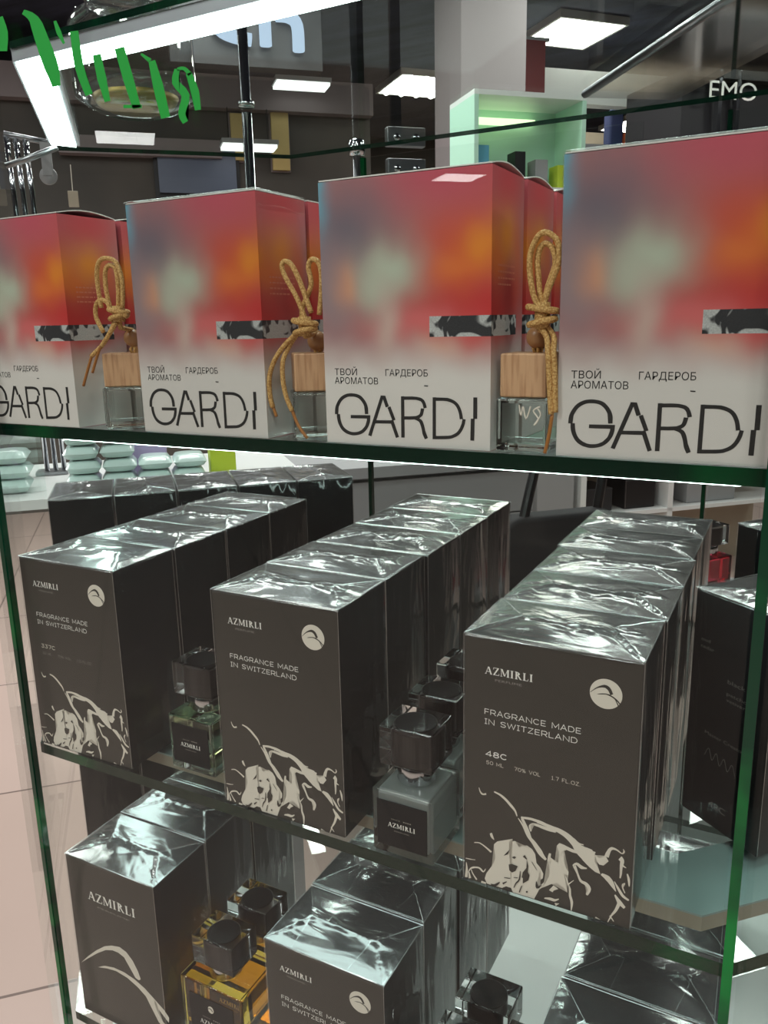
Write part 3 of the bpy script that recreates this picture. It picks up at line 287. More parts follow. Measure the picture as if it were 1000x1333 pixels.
def art_material():
    m, nt, out = new_mat('blurred_gradient_print'); N = nt.nodes; L = nt.links
    b = N.new('ShaderNodeBsdfPrincipled'); b.inputs['Roughness'].default_value = 0.42; L.new(b.outputs[0], out.inputs[0])
    uv = N.new('ShaderNodeUVMap'); uv.uv_map = 'print'
    nz = N.new('ShaderNodeTexNoise'); nz.inputs['Scale'].default_value = 5; nz.inputs['Detail'].default_value = 1
    va = N.new('ShaderNodeVectorMath'); va.operation = 'MULTIPLY_ADD'; va.inputs[1].default_value = (0.10, 0.10, 0); L.new(uv.outputs[0], nz.inputs['Vector'])
    sb = N.new('ShaderNodeVectorMath'); sb.operation = 'SUBTRACT'; sb.inputs[1].default_value = (0.5, 0.5, 0.5); L.new(nz.outputs['Color'], sb.inputs[0]); L.new(sb.outputs[0], va.inputs[0]); L.new(uv.outputs[0], va.inputs[2])
    col = N.new('ShaderNodeRGB'); col.outputs[0].default_value = s2l((172, 120, 118)); cur = col.outputs[0]
    def mix(fac, c):
        nonlocal cur
        x = N.new('ShaderNodeMix'); x.data_type = 'RGBA'; L.new(fac, x.inputs['Factor']); L.new(cur, x.inputs[6])
        if isinstance(c, tuple): x.inputs[7].default_value = s2l(c)
        else: L.new(c, x.inputs[7])
        cur = x.outputs[2]
    def blob(u, v, su, sv, c, k=1.0):
        a = N.new('ShaderNodeVectorMath'); a.operation = 'SUBTRACT'; a.inputs[1].default_value = (u, v, 0); L.new(va.outputs[0], a.inputs[0])
        s = N.new('ShaderNodeVectorMath'); s.operation = 'MULTIPLY'; s.inputs[1].default_value = (1 / su, 1 / sv, 0); L.new(a.outputs[0], s.inputs[0])
        d = N.new('ShaderNodeVectorMath'); d.operation = 'DOT_PRODUCT'; L.new(s.outputs[0], d.inputs[0]); L.new(s.outputs[0], d.inputs[1])
        e = N.new('ShaderNodeMath'); e.operation = 'MULTIPLY'; e.inputs[1].default_value = -1; L.new(d.outputs['Value'], e.inputs[0])
        x = N.new('ShaderNodeMath'); x.operation = 'EXPONENT'; L.new(e.outputs[0], x.inputs[0])
        g = N.new('ShaderNodeMath'); g.operation = 'MULTIPLY'; g.inputs[1].default_value = k; g.use_clamp = True; L.new(x.outputs[0], g.inputs[0]); mix(g.outputs[0], c)
    for t in ART: blob(*t)
    sx = N.new('ShaderNodeSeparateXYZ'); L.new(va.outputs[0], sx.inputs[0])
    mr = N.new('ShaderNodeMapRange'); mr.interpolation_type = 'SMOOTHSTEP'; mr.inputs[1].default_value = 0.46; mr.inputs[2].default_value = 0.24; L.new(sx.outputs[1], mr.inputs[0]); mix(mr.outputs[0], (222, 217, 211))
    # black-and-white photo strip that runs round the corner
    ux = N.new('ShaderNodeSeparateXYZ'); L.new(uv.outputs[0], ux.inputs[0])
    def gate(o, op, val):
        q = N.new('ShaderNodeMath'); q.operation = op; q.inputs[1].default_value = val; L.new(o, q.inputs[0]); return q.outputs[0]
    def mul(p, q):
        z = N.new('ShaderNodeMath'); z.operation = 'MULTIPLY'; L.new(p, z.inputs[0]); L.new(q, z.inputs[1]); return z.outputs[0]
    mask = mul(mul(gate(ux.outputs[0], 'GREATER_THAN', 0.656), gate(ux.outputs[0], 'LESS_THAN', 1.40)), mul(gate(ux.outputs[1], 'GREATER_THAN', 0.418), gate(ux.outputs[1], 'LESS_THAN', 0.493)))
    n2 = N.new('ShaderNodeTexNoise'); n2.inputs['Scale'].default_value = 7.5; n2.inputs['Detail'].default_value = 1.0; n2.inputs['Distortion'].default_value = 1.6; L.new(uv.outputs[0], n2.inputs['Vector'])
    r2 = N.new('ShaderNodeValToRGB'); r2.color_ramp.elements[0].position = 0.46; r2.color_ramp.elements[1].position = 0.52
    r2.color_ramp.elements[0].color = s2l((52, 52, 54)); r2.color_ramp.elements[1].color = s2l((186, 188, 186)); L.new(n2.outputs['Fac'], r2.inputs[0])
    n3 = N.new('ShaderNodeTexNoise'); n3.inputs['Scale'].default_value = 160; L.new(uv.outputs[0], n3.inputs['Vector'])
    m3 = N.new('ShaderNodeMix'); m3.data_type = 'RGBA'; m3.blend_type = 'OVERLAY'; m3.inputs['Factor'].default_value = 0.5; L.new(r2.outputs[0], m3.inputs[6]); L.new(n3.outputs['Fac'], m3.inputs[7])
    mix(mask, m3.outputs[2]); L.new(cur, b.inputs['Base Color'])
ART = [(0.85, 0.70, 0.34, 0.28, (206, 72, 48)), (0.72, 1.0, 0.40, 0.13, (196, 84, 100)), (1.0, 0.50, 0.42, 0.10, (196, 46, 44)), (0.95, 0.73, 0.13, 0.08, (232, 140, 40), .9), (0.80, 0.66, 0.12, 0.05, (226, 118, 52), .8),
       (0.16, 0.82, 0.30, 0.18, (112, 102, 114), .95), (0.05, 0.58, 0.20, 0.18, (150, 134, 138), .85), (0.17, 0.62, 0.08, 0.07, (220, 152, 116), .8), (0.42, 0.67, 0.17, 0.10, (186, 194, 174)), (0.34, 0.60, 0.10, 0.07, (186, 192, 172), .8),
       (0.65, 0.46, 0.30, 0.06, (222, 112, 112), .8), (0.40, 0.46, 0.07, 0.12, (208, 190, 178), .7), (0.72, 0.37, 0.14, 0.05, (218, 148, 120), .7), (0.0, 0.97, 0.05, 0.16, (106, 172, 194), .9),
       (1.25, 0.97, 0.30, 0.14, (200, 74, 80)), (1.22, 0.76, 0.16, 0.10, (226, 138, 44), .95), (1.10, 0.66, 0.12, 0.06, (224, 116, 40), .8), (1.32, 0.57, 0.22, 0.09, (176, 40, 40), .9), (1.40, 0.72, 0.08, 0.14, (206, 96, 50), .7)]
art_material()
# ---------------------------------------------------------------- the hall: floor, ceiling, walls
def room(name, P, m):
    b = MB(); b.obox(P); return tag(b.build(name, m), kind='structure')
def hall_box(name, p0, p1, q0, q1, z0, z1, m, parent=None, kind='structure', bevel=0):
    b = MB(); b.obox([st(p0, q0, z0), st(p0, q1, z0), st(p1, q1, z0), st(p1, q0, z0), st(p0, q0, z1), st(p0, q1, z1), st(p1, q1, z1), st(p1, q0, z1)])
    o = b.build(name, m, parent, bevel=bevel)
    return tag(o, kind=kind) if kind else o
FZ, CZ = -1.05, 2.34
hall_box('floor', -13, 12, -12, 12, FZ - 0.1, FZ, 'floor_tile')
hall_box('ceiling', -13, 12, -12, 12, CZ, CZ + 0.1, 'ceiling_dark')
hall_box('wall_back', 9.0, 9.2, -12, 12, FZ, CZ, 'wall_brown')
hall_box('wall_front', -13.2, -13, -12, 12, FZ, CZ, 'wall_grey')
hall_box('wall_left', -13, 9, -12.2, -12, FZ, CZ, 'wall_grey')
hall_box('wall_right', -13, 9, 12, 12.2, FZ, CZ, 'wall_brown')
hall_box('trim_1', 6.0, 6.4, -2.6, 1.78, 1.84, 2.06, 'wall_mauve')
hall_box('wall_pillar', 4.0, 4.4, 1.68, 2.06, FZ, CZ, 'wall_mauve')
hall_box('wall_partition', 6.1, 6.2, -3.0, 1.78, FZ, 1.84, 'wall_brown')
hall_box('trim_2', 6.0, 6.1, -0.5, 0.62, 1.50, 1.62, 'wall_mauve')

def ceiling_lamp(name, label, x, y, kind, sx=0.58, rz=-0.72, glow='lamp_white'):
    t = thing(name, label, 'ceiling lamp', (x, y, CZ - 0.05), rz, None)
    f = MB(); h = sx / 2; w = 0.02
    for a, b_ in (((-h, -h), (h, -h + w)), ((-h, h - w), (h, h)), ((-h, -h + w), (-h + w, h - w)), ((h - w, -h + w), (h, h - w))): f.box((a[0], a[1], 0), (b_[0], b_[1], 0.05))
    f.box((-h + w, -h + w, 0.03), (h - w, h - w, 0.05)); f.build('frame', 'white_board', t)
    if kind == 'panel':
        d = MB(); d.box((-h + w, -h + w, 0.004), (h - w, h - w, 0.028)); d.build('diffuser', glow, t)
    else:
        for k in range(4):
            yy = -h + w + (2 * h - 2 * w) * (k + 0.5) / 4
            d = MB(); d.tube([(-h + w, yy, 0.012), (h - w, yy, 0.012)], 0.024, n=10); d.build('tube', glow, t)
    return t
ceiling_lamp('ceiling_lamp', 'large bright square ceiling panel at the upper right', -1.59, 5.96, 'panel', 0.56)
ceiling_lamp('ceiling_lamp', 'four-tube ceiling lamp left of the mauve pillar', -3.09, 6.58, 'tube', 0.62)
ceiling_lamp('ceiling_lamp', 'distant ceiling panel above the first upper carton from the right', -1.65, 9.2, 'panel', 0.75)

# lit letters on the fascia
def glow_sign():
    t = thing('shop_sign', 'lit white letters of a shop sign on the dark fascia', 'sign', st(4.5, 0.68, 1.7))
    inv = Matrix.Translation(-Vector(st(4.5, 0.68, 1.7)))
    Q = lambda u, v: (0.414 + (u - 270) * 0.00415, 1.776 + (71 - v) * 0.0038 - (u - 330) * 0.00018)
    def stroke(name, pts, r):
        b = MB(); P = [Q(*p) for p in smooth_path([(u, v, 0) for u, v in pts], 4)] if False else [Q(p[0], p[1]) for p in smooth_path([(u, v, 0) for u, v in pts], 4)]
        b.tube([st(4.47, q, z) for q, z in P], r, n=8); b.xform(inv); b.build(name, 'sign_white', t)
    stroke('letter', [(324, 18), (300, 15), (283, 20), (279, 35), (283, 50), (300, 57), (324, 59)], 0.034)
    b = MB(); hz = lambda u: Q(u, 40)[0]
    for pts in ([(343, 12), (343, 64)], [(358, 22), (375, 22), (386, 32), (387, 66)]):
        b.tube([st(4.47, *Q(p[0], p[1])) for p in smooth_path([(u, v, 0) for u, v in pts], 4)], 0.034, n=8)
    b.xform(inv); b.build('letter', 'sign_white', t)
    b = MB(); b.obox([st(4.5, 0.2, 1.70), st(4.5, 1.04, 1.70), st(4.6, 1.04, 1.70), st(4.6, 0.2, 1.70), st(4.5, 0.2, 2.3), st(4.5, 1.04, 2.3), st(4.6, 1.04, 2.3), st(4.6, 0.2, 2.3)]); b.xform(inv); b.build('fascia_board', 'dark_board', t)
glow_sign()

def hall_part(name, p0, p1, q0, q1, z0, z1, m, t, base, bevel=0):
    b = MB(); b.obox([st(p0, q0, z0), st(p0, q1, z0), st(p1, q1, z0), st(p1, q0, z0), st(p0, q0, z1), st(p0, q1, z1), st(p1, q1, z1), st(p1, q0, z1)])
    b.xform(Matrix.Translation(-Vector(base))); return b.build(name, m, t, bevel=bevel)
def hall_thing(name, label, cat, p, q, z, parts, group=None):
    base = st(p, q, z); t = thing(name, label, cat, base, 0, group)
    for n, p0, p1, q0, q1, z0, z1, m in parts: hall_part(n, p0, p1, q0, q1, z0, z1, m, t, base)
    return t
hall_thing('display_booth', 'mint green lit display booth behind the upper cartons', 'booth', 3.0, 1.55, FZ, [
    ('back_panel', 3.24, 3.28, 1.33, 1.86, -0.25, 1.23, 'mint_board'), ('side_panel', 3.0, 3.24, 1.33, 1.35, -0.25, 1.23, 'mint_board'), ('side_panel', 3.0, 3.24, 1.84, 1.86, -0.25, 1.23, 'mint_board'),
    ('top_panel', 3.0, 3.28, 1.33, 1.86, 1.23, 1.25, 'white_board'), ('base_cabinet', 3.0, 3.28, 1.33, 1.86, FZ, -0.25, 'grey_board'), ('shelf', 3.02, 3.24, 1.35, 1.84, 0.86, 0.875, 'white_board'),
    ('light_tube', 3.21, 3.235, 1.42, 1.72, 1.175, 1.192, 'mint_light'), ('light_tube', 3.12, 3.145, 1.37, 1.62, 1.145, 1.162, 'mint_light')])
for q, w, h, m, lab in ((1.37, 0.055, 0.17, 'blue_card', 'tall blue packet on the booth shelf'), (1.47, 0.045, 0.10, 'white_board', 'short white packet on the booth shelf'), (1.55, 0.05, 0.15, 'black_plastic', 'black packet on the booth shelf'), (1.65, 0.06, 0.12, 'grey_board', 'grey packet on the booth shelf'), (1.76, 0.05, 0.10, 'lime_card', 'lime packet on the booth shelf')):
    o = MB(); o.obox([st(3.06, q, 0), st(3.06, q + w, 0), st(3.14, q + w, 0), st(3.14, q, 0), st(3.06, q, h), st(3.06, q + w, h), st(3.14, q + w, h), st(3.14, q, h)])
    c = Vector(st(3.10, q, 0)); o.xform(Matrix.Translation(-c)); ob = o.build('packet', m); ob.location = (c.x, c.y, 0.8755); tag(ob, lab, 'packet', 'packets in the booth')
hall_thing('hanging_banner', 'dark red banner hanging beside the pillar', 'banner', 5.0, 2.6, 1.78, [('banner_cloth', 5.0, 5.02, 2.53, 2.70, 1.80, 2.12, 'red_board'), ('rail', 5.0, 5.03, 2.50, 2.73, 2.12, 2.14, 'grey_board')])
hall_thing('shop_fascia', 'pale fascia board right of the red banner', 'fascia', 5.2, 3.4, 1.70, [('board', 5.2, 5.3, 2.76, 4.6, 1.80, 2.02, 'white_board'), ('post', 5.2, 5.3, 2.76, 2.86, FZ, 1.80, 'wall_mauve')])
hall_thing('far_shop_front', 'beige far shop front right of the mint booth', 'shop front', 6.0, 3.8, FZ, [('ledge', 5.3, 6.0, 3.0, 5.2, 1.52, 1.56, 'grey_board'), ('front', 6.0, 6.3, 2.5, 6.5, FZ, 1.80, 'beige_board'), ('counter', 5.4, 5.9, 2.9, 5.2, FZ, 1.15, 'grey_board')])
hall_thing('kiosk', 'dark kiosk with chrome posts at upper right', 'kiosk', 3.0, 2.5, FZ, [('body', 3.05, 3.5, 2.38, 3.6, -0.30, 1.36, 'dark_board'), ('top_board', 3.0, 3.5, 2.38, 3.6, 1.36, 1.40, 'black_plastic'), ('post', 3.0, 3.03, 2.54, 2.56, -0.30, 1.40, 'chrome'), ('post', 3.0, 3.03, 2.64, 2.66, -0.30, 1.40, 'chrome'), ('screen', 3.035, 3.05, 2.42, 2.49, 0.95, 1.12, 'black_plastic')])
b = MB(); b.text('EMO', (0, 0, 0.26, 0.075)); b.xform(Matrix.Rotation(PI / 4, 4, 'Z')); o = b.build('kiosk_lettering', 'print_white'); o.parent = bpy.data.objects['kiosk']; o.location = Vector(st(2.99, 2.48, 1.27)) - Vector(st(3.0, 2.5, FZ))
hall_thing('hanging_board', 'black and grey board hanging from the ceiling at the top right', 'board', 2.6, 2.0, 1.62, [('board', 2.6, 2.64, 1.86, 2.30, 1.62, 2.2, 'dark_board'), ('panel', 2.585, 2.6, 1.88, 2.10, 1.78, 2.2, 'grey_board')])
hall_thing('drawer_counter', 'white drawer counter behind the middle row of black cartons', 'counter', 1.7, 0.6, FZ, [('body', 1.7, 2.2, 0.1, 0.98, FZ, -0.10, 'grey_board'), ('drawer', 1.685, 1.7, 0.12, 0.96, -0.235, -0.115, 'grey_board'), ('drawer', 1.685, 1.7, 0.12, 0.96, -0.36, -0.24, 'grey_board'), ('drawer', 1.685, 1.7, 0.12, 0.96, -0.60, -0.365, 'grey_board'), ('worktop', 1.66, 2.25, 0.08, 1.0, -0.10, -0.07, 'grey_board')])
hall_thing('low_shelf_unit', 'beige shelf unit with dark goods behind the right row', 'shelf unit', 3.0, 2.4, FZ, [('back_panel', 3.3, 3.33, 1.90, 3.2, FZ, -0.40, 'beige_board'), ('side_panel', 3.0, 3.3, 1.90, 1.93, FZ, -0.40, 'white_board'), ('side_panel', 3.0, 3.3, 2.40, 2.43, FZ, -0.40, 'white_board'), ('shelf', 3.0, 3.3, 1.93, 3.2, -0.66, -0.64, 'white_board'), ('top_panel', 3.0, 3.33, 1.90, 3.2, -0.40, -0.37, 'beige_board')])
for k, (q, w, h, m, lab) in enumerate(((1.95, 0.16, 0.12, 'dark_board', 'dark goods box at the left of the beige shelf unit'), (2.18, 0.18, 0.15, 'black_plastic', 'black goods box in the middle of the beige shelf unit'), (2.55, 0.3, 0.13, 'grey_board', 'grey goods box at the right of the beige shelf unit'))):
    o = MB(); o.obox([st(3.05, q, 0), st(3.05, q + w, 0), st(3.25, q + w, 0), st(3.25, q, 0), st(3.05, q, h), st(3.05, q + w, h), st(3.25, q + w, h), st(3.25, q, h)]); c = Vector(st(3.15, q, 0)); o.xform(Matrix.Translation(-c)); ob = o.build('goods_box', m, bevel=0.006); ob.location = (c.x, c.y, -0.6395); tag(ob, lab, 'box', 'goods in the beige shelf unit')
for lab, q, w, z, h in (('pale amber light column behind the chrome post', 0.70, 0.10, 1.50, 0.32), ('amber light column right of the chrome post', 1.00, 0.13, 1.44, 0.40)):
    hall_thing('light_column', lab, 'light column', 6.05, q, z, [('panel', 6.05, 6.08, q, q + w, z, z + h, 'amber_board'), ('backing', 6.08, 6.1, q - 0.01, q + w + 0.01, z - 0.01, z + h + 0.01, 'wall_mauve')], 'amber light columns')
hall_thing('wall_screen', 'slate grey screen on the far wall over the second colourful carton', 'screen', 6.04, 0.45, 1.26, [('panel', 6.04, 6.07, 0.16, 0.72, 1.26, 1.56, 'slate_board'), ('bezel', 6.07, 6.1, 0.13, 0.75, 1.23, 1.59, 'dark_board')])
for lab, q0, q1, z in (('pendant light bar crossed by the chrome post', 0.60, 0.98, 1.53), ('pendant light bar just below the lit letters', 1.0, 1.38, 1.955)):
    base = st(5.75, q0, z); t = thing('pendant_lamp', lab, 'pendant lamp', base); I_ = Matrix.Translation(-Vector(base))
    hall_part('diffuser', 5.72, 5.90, q0, q1, z, z + 0.02, 'lamp_tube', t, base); hall_part('housing', 5.71, 5.91, q0 - 0.01, q1 + 0.01, z + 0.021, z + 0.05, 'grey_board', t, base)
    for q in (q0 + 0.05, q1 - 0.05):
        b = MB(); b.tube([st(5.81, q, z + 0.05), st(5.81, q, 1.8 if z < 1.8 else CZ)], 0.004, n=6); b.xform(I_); b.build('suspension_wire', 'black_plastic', t)
for lab, q, w, z0, h, m in (('small navy bag on the far ledge', 3.44, 0.12, 1.5605, 0.26, 'navy_cloth'), ('small orange bag on the far ledge', 3.58, 0.15, 1.5605, 0.11, 'orange_cloth')):
    base = st(5.4, q + w / 2, z0); t = thing('shoulder_bag', lab, 'bag', base)
    hall_part('bag_body', 5.36, 5.46, q, q + w, z0, z0 + h, m, t, base, bevel=0.02)
    b = MB(); b.tube([Vector(st(5.41, q + 0.03, z0 + h)) - Vector(base), Vector(st(5.41, q + w / 2, z0 + h + 0.07)) - Vector(base), Vector(st(5.41, q + w - 0.03, z0 + h)) - Vector(base)], 0.006, n=6); b.build('handle', m, t)
# office chair inside the island
def chair():
    base = st(1.1, 0.70, FZ); t = thing('office_chair', 'black chair with padded back behind the right row', 'chair', base); I = Matrix.Translation(-Vector(base))
    def rounded(p, q0, q1, z0, z1, r, n=6):
        pts = []
        for cx, cz, a0 in ((q1 - r, z1 - r, 0), (q0 + r, z1 - r, PI / 2), (q0 + r, z0 + r, PI), (q1 - r, z0 + r, 1.5 * PI)):
            for i in range(n + 1): a = a0 + PI / 2 * i / n; pts.append((cx + r * math.cos(a), cz + r * math.sin(a)))
        return pts
    b = MB(); pl = rounded(0, 0.585, 0.88, -0.50, -0.10, 0.05); n = len(pl)
    b.add([st(1.10, q, z) for q, z in pl] + [st(1.16, q, z) for q, z in pl], [tuple(range(n)), tuple(range(n, 2 * n))[::-1]] + [(i, i + n, (i + 1) % n + n, (i + 1) % n) for i in range(n)])
    b.xform(I); b.build('backrest', 'black_cloth', t, bevel=0.012)
    for pts in ([(1.12, 0.645, -0.105), (1.13, 0.665, -0.04), (1.15, 0.70, 0.06)], [(1.14, 0.835, -0.11), (1.14, 0.845, -0.04), (1.15, 0.865, 0.06)]):
        b = MB(); b.tube([st(*p) for p in smooth_path(pts, 4)], 0.011, n=10); b.xform(I); b.build('headrest_strut', 'black_plastic', t)
    b = MB(); b.box((-0.22, -0.22, 0.42), (0.22, 0.22, 0.50)); b.build('seat', 'black_cloth', t, bevel=0.03)
    b = MB(); b.tube([(0, 0, 0.06), (0, 0, 0.42)], 0.025, n=12); b.build('gas_column', 'black_plastic', t)
    for k in range(5):
        a = 2 * PI * k / 5; b = MB(); b.tube([(0, 0, 0.08), (0.28 * math.cos(a), 0.28 * math.sin(a), 0.055)], 0.016, n=8); lg = b.build('leg', 'black_plastic', t)
        b = MB(); b.lathe([(0.0, -0.012), (0.026, -0.012), (0.026, 0.012), (0, 0.012)], (0.28 * math.cos(a), 0.28 * math.sin(a), 0.027), axis='y', n=14); b.build('caster', 'black_plastic', lg)
chair()

# ---------------------------------------------------------------- the glass showcase
XL, XR = -0.312, 0.1834
R2 = 0.70710678
case = thing('showcase', 'octagonal glass showcase with green polished edges', 'showcase', (0, 0, FZ))
def cpart(name, b, m, parent=None, **k):
    b.xform(Matrix.Translation((0, 0, -FZ))); return b.build(name, m, parent or case, **k)
ZB, ZT = -0.56, 0.76
b = MB(); b.box((XL + 0.003, -0.0095, ZB), (XR - 0.004, -0.0045, ZT)); front_pane = cpart('front_pane', b, 'pane_glass')
def wing(x0, sgn, off=0.006, L=0.46):
    if sgn < 0: L = 0.36   # 45-degree pane
    n = (-sgn * 0, 0)
    ax, ay = x0 + sgn * 0.004, -0.002
    bx, by = ax + sgn * L * R2, ay + L * R2
    nx, ny = -sgn * R2, R2
    return [(ax, ay), (bx, by), (bx - nx * 0.005, by - ny * 0.005), (ax - nx * 0.005, ay - ny * 0.005)]
b = MB(); b.prism(wing(XL - 0.0150, -1), ZB, ZT); cpart('side_pane', b, 'pane_glass')
b = MB(); b.prism(wing(XR, 1), ZB, ZT); cpart('side_pane', b, 'pane_glass')
b = MB(); b.box((XL - 0.002, -0.0100, ZB), (XL + 0.002, -0.0045, ZT)); cpart('polished_edge', b, 'edge_bright')
b = MB(); b.box((XR - 0.0025, -0.0100, ZB), (XR + 0.0022, -0.0045, ZT)); cpart('polished_edge', b, 'edge_bright')
b = MB(); b.box((-0.30, 0.515, ZB), (0.02, 0.520, 0.50)); cpart('rear_pane', b, 'pane_glass')
b = MB(); b.box((-0.303, 0.5145, ZB), (-0.298, 0.5205, 0.50)); cpart('polished_edge', b, 'edge_green')
b = MB(); b.box((0.098, 0.5145, ZB), (0.102, 0.5205, 0.50)); cpart('polished_edge', b, 'edge_green')
b = MB(); b.box((0.104, 0.515, ZB), (0.5, 0.520, 0.50)); cpart('rear_pane', b, 'pane_glass')
b = MB(); b.prism([(XL - 0.25, 0.25), (XL, 0.0), (XR, 0.0), (XR + 0.49, 0.50), (XR + 0.35, 0.80), (XL + 0.0, 0.80), (XL + 0.005, 0.51)], -0.56, -0.52); cpart('base_deck', b, 'white_board')
b = MB(); b.prism([(XL - 0.22, 0.25), (XL, 0.03), (XR, 0.03), (XR + 0.46, 0.49), (XL + 0.005, 0.49)], FZ, -0.56); cpart('plinth', b, 'white_board')
# flat green strokes laid just before the upper pane
b = MB()
for pl in ART_DATA['green']: b.flat(pl, -0.0099)
b.xform(Matrix.Translation((0, 0, -FZ))); g = b.build('green_stroke_letters', 'green_strokes', front_pane)
# light profiles under the shelves: octagonal run (45-degree returns)
def run(y0, y1, off=0.0, Ls=0.25):
    k = math.tan(PI / 8)
    a = [(XL + k * y0 - Ls * R2, y0 + Ls * R2), (XL + k * y0, y0), (XR - k * y0, y0), (XR - k * y0 + Ls * R2, y0 + Ls * R2)]
    d = y1 - y0; c = [(XL + k * y1 - Ls * R2 + 0 * d, y1 + Ls * R2 + 0 * d), (XL + k * y1, y1), (XR - k * y1, y1), (XR - k * y1 + Ls * R2, y1 + Ls * R2)]
    return a, c
def strip(a, c, z0, z1):
    b = MB()
    for i in range(3):
        b.obox([(a[i][0], a[i][1], z0), (a[i + 1][0], a[i + 1][1], z0), (c[i + 1][0], c[i + 1][1], z0), (c[i][0], c[i][1], z0), (a[i][0], a[i][1], z1), (a[i + 1][0], a[i + 1][1], z1), (c[i + 1][0], c[i + 1][1], z1), (c[i][0], c[i][1], z1)])
    return b
KT = math.tan(PI / 8)
# canopy: its front corner sits at (-0.334, 0.066)
def canopy_run(d0, Ls=0.27):
    cx, cy = -0.334 + KT * d0, 0.066 + d0
    return [(cx - Ls * R2, cy + Ls * R2), (cx, cy), (0.205 - KT * d0, cy), (0.205 - KT * d0 + Ls * R2, cy + Ls * R2)]
p0 = cpart('light_profile', strip(canopy_run(0.0), canopy_run(0.030), 0.4985, 0.5065), 'aluminium')
cpart('led_diffuser', strip(canopy_run(0.002), canopy_run(0.026), 0.4968, 0.4985), 'led_white', p0)
a, c = run(0.041, 0.075); p1 = cpart('light_profile', strip(a, c, 0.2345, 0.2395), 'aluminium')
a, c = run(0.0405, 0.060); cpart('led_diffuser', strip(a, c, 0.2318, 0.2345), 'led_white', p1)
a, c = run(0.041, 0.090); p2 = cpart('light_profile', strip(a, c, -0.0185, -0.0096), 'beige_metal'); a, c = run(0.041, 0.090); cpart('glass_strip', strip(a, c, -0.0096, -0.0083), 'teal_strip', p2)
a, c = run(0.050, 0.080); cpart('led_diffuser', strip(a, c, -0.0200, -0.0185), 'led_soft', p2)
b = MB(); b.tube([(-0.520, 0.262, 0.4940), (-0.553, 0.250, 0.484), (-0.572, 0.240, 0.4785)], 0.0032, n=10); cpart('profile_bracket', b, 'steel', p0, smooth=True)
# glass shelves
def glass_shelf(label, z, y0=0.0, xl=XL + 0.001, xr=XR - 0.001, yb=0.505, th=0.008, gm='shelf_glass'):
    b = MB(); w = yb - y0 - 0.012
    s_ = 0.248
    b.prism([(xl - s_, y0 + s_ + 0.006), (xl, y0), (xr, y0), (xr + w, y0 + w + 0.006), (xr + w - 0.02, yb), (xl - s_ + yb - y0 - s_ - 0.006, yb)], -th, 0, m=0, me=1)
    o = b.build('glass_shelf', [gm, 'edge_green']); o.location = (0, 0, z); return tag(o, label, 'glass shelf', 'glass shelves')
SH1 = 0.248; SH3 = -0.25
glass_shelf('top glass shelf above the light strip', 0.5112, 0.064, -0.333, 0.204, th=0.0045, gm='shelf_glass_high')
glass_shelf('glass shelf under the colourful cartons', SH1, xl=XL - 0.0135)
glass_shelf('glass shelf under the large black cartons', 0.0)
glass_shelf('lowest glass shelf under the bottom black cartons', SH3)
# chrome upright standing on the colourful shelf
b = MB(); b.lathe([(0.0, 0), (0.011, 0), (0.011, 0.004), (0.0048, 0.006), (0.0048, 0.2584), (0, 0.2584)], n=20); o = b.build('chrome_post', 'chrome', smooth=True); b = MB(); b.lathe([(0, 0.2633), (0.0075, 0.2633), (0.0075, 0.268), (0.0048, 0.269), (0.0048, 0.50), (0, 0.50)], n=20); b.build('upper_section', 'chrome', o, smooth=True); o.location = (-0.304, 0.30, SH1 + 0.0002); tag(o, 'slim chrome post standing behind the second upper carton', 'post')
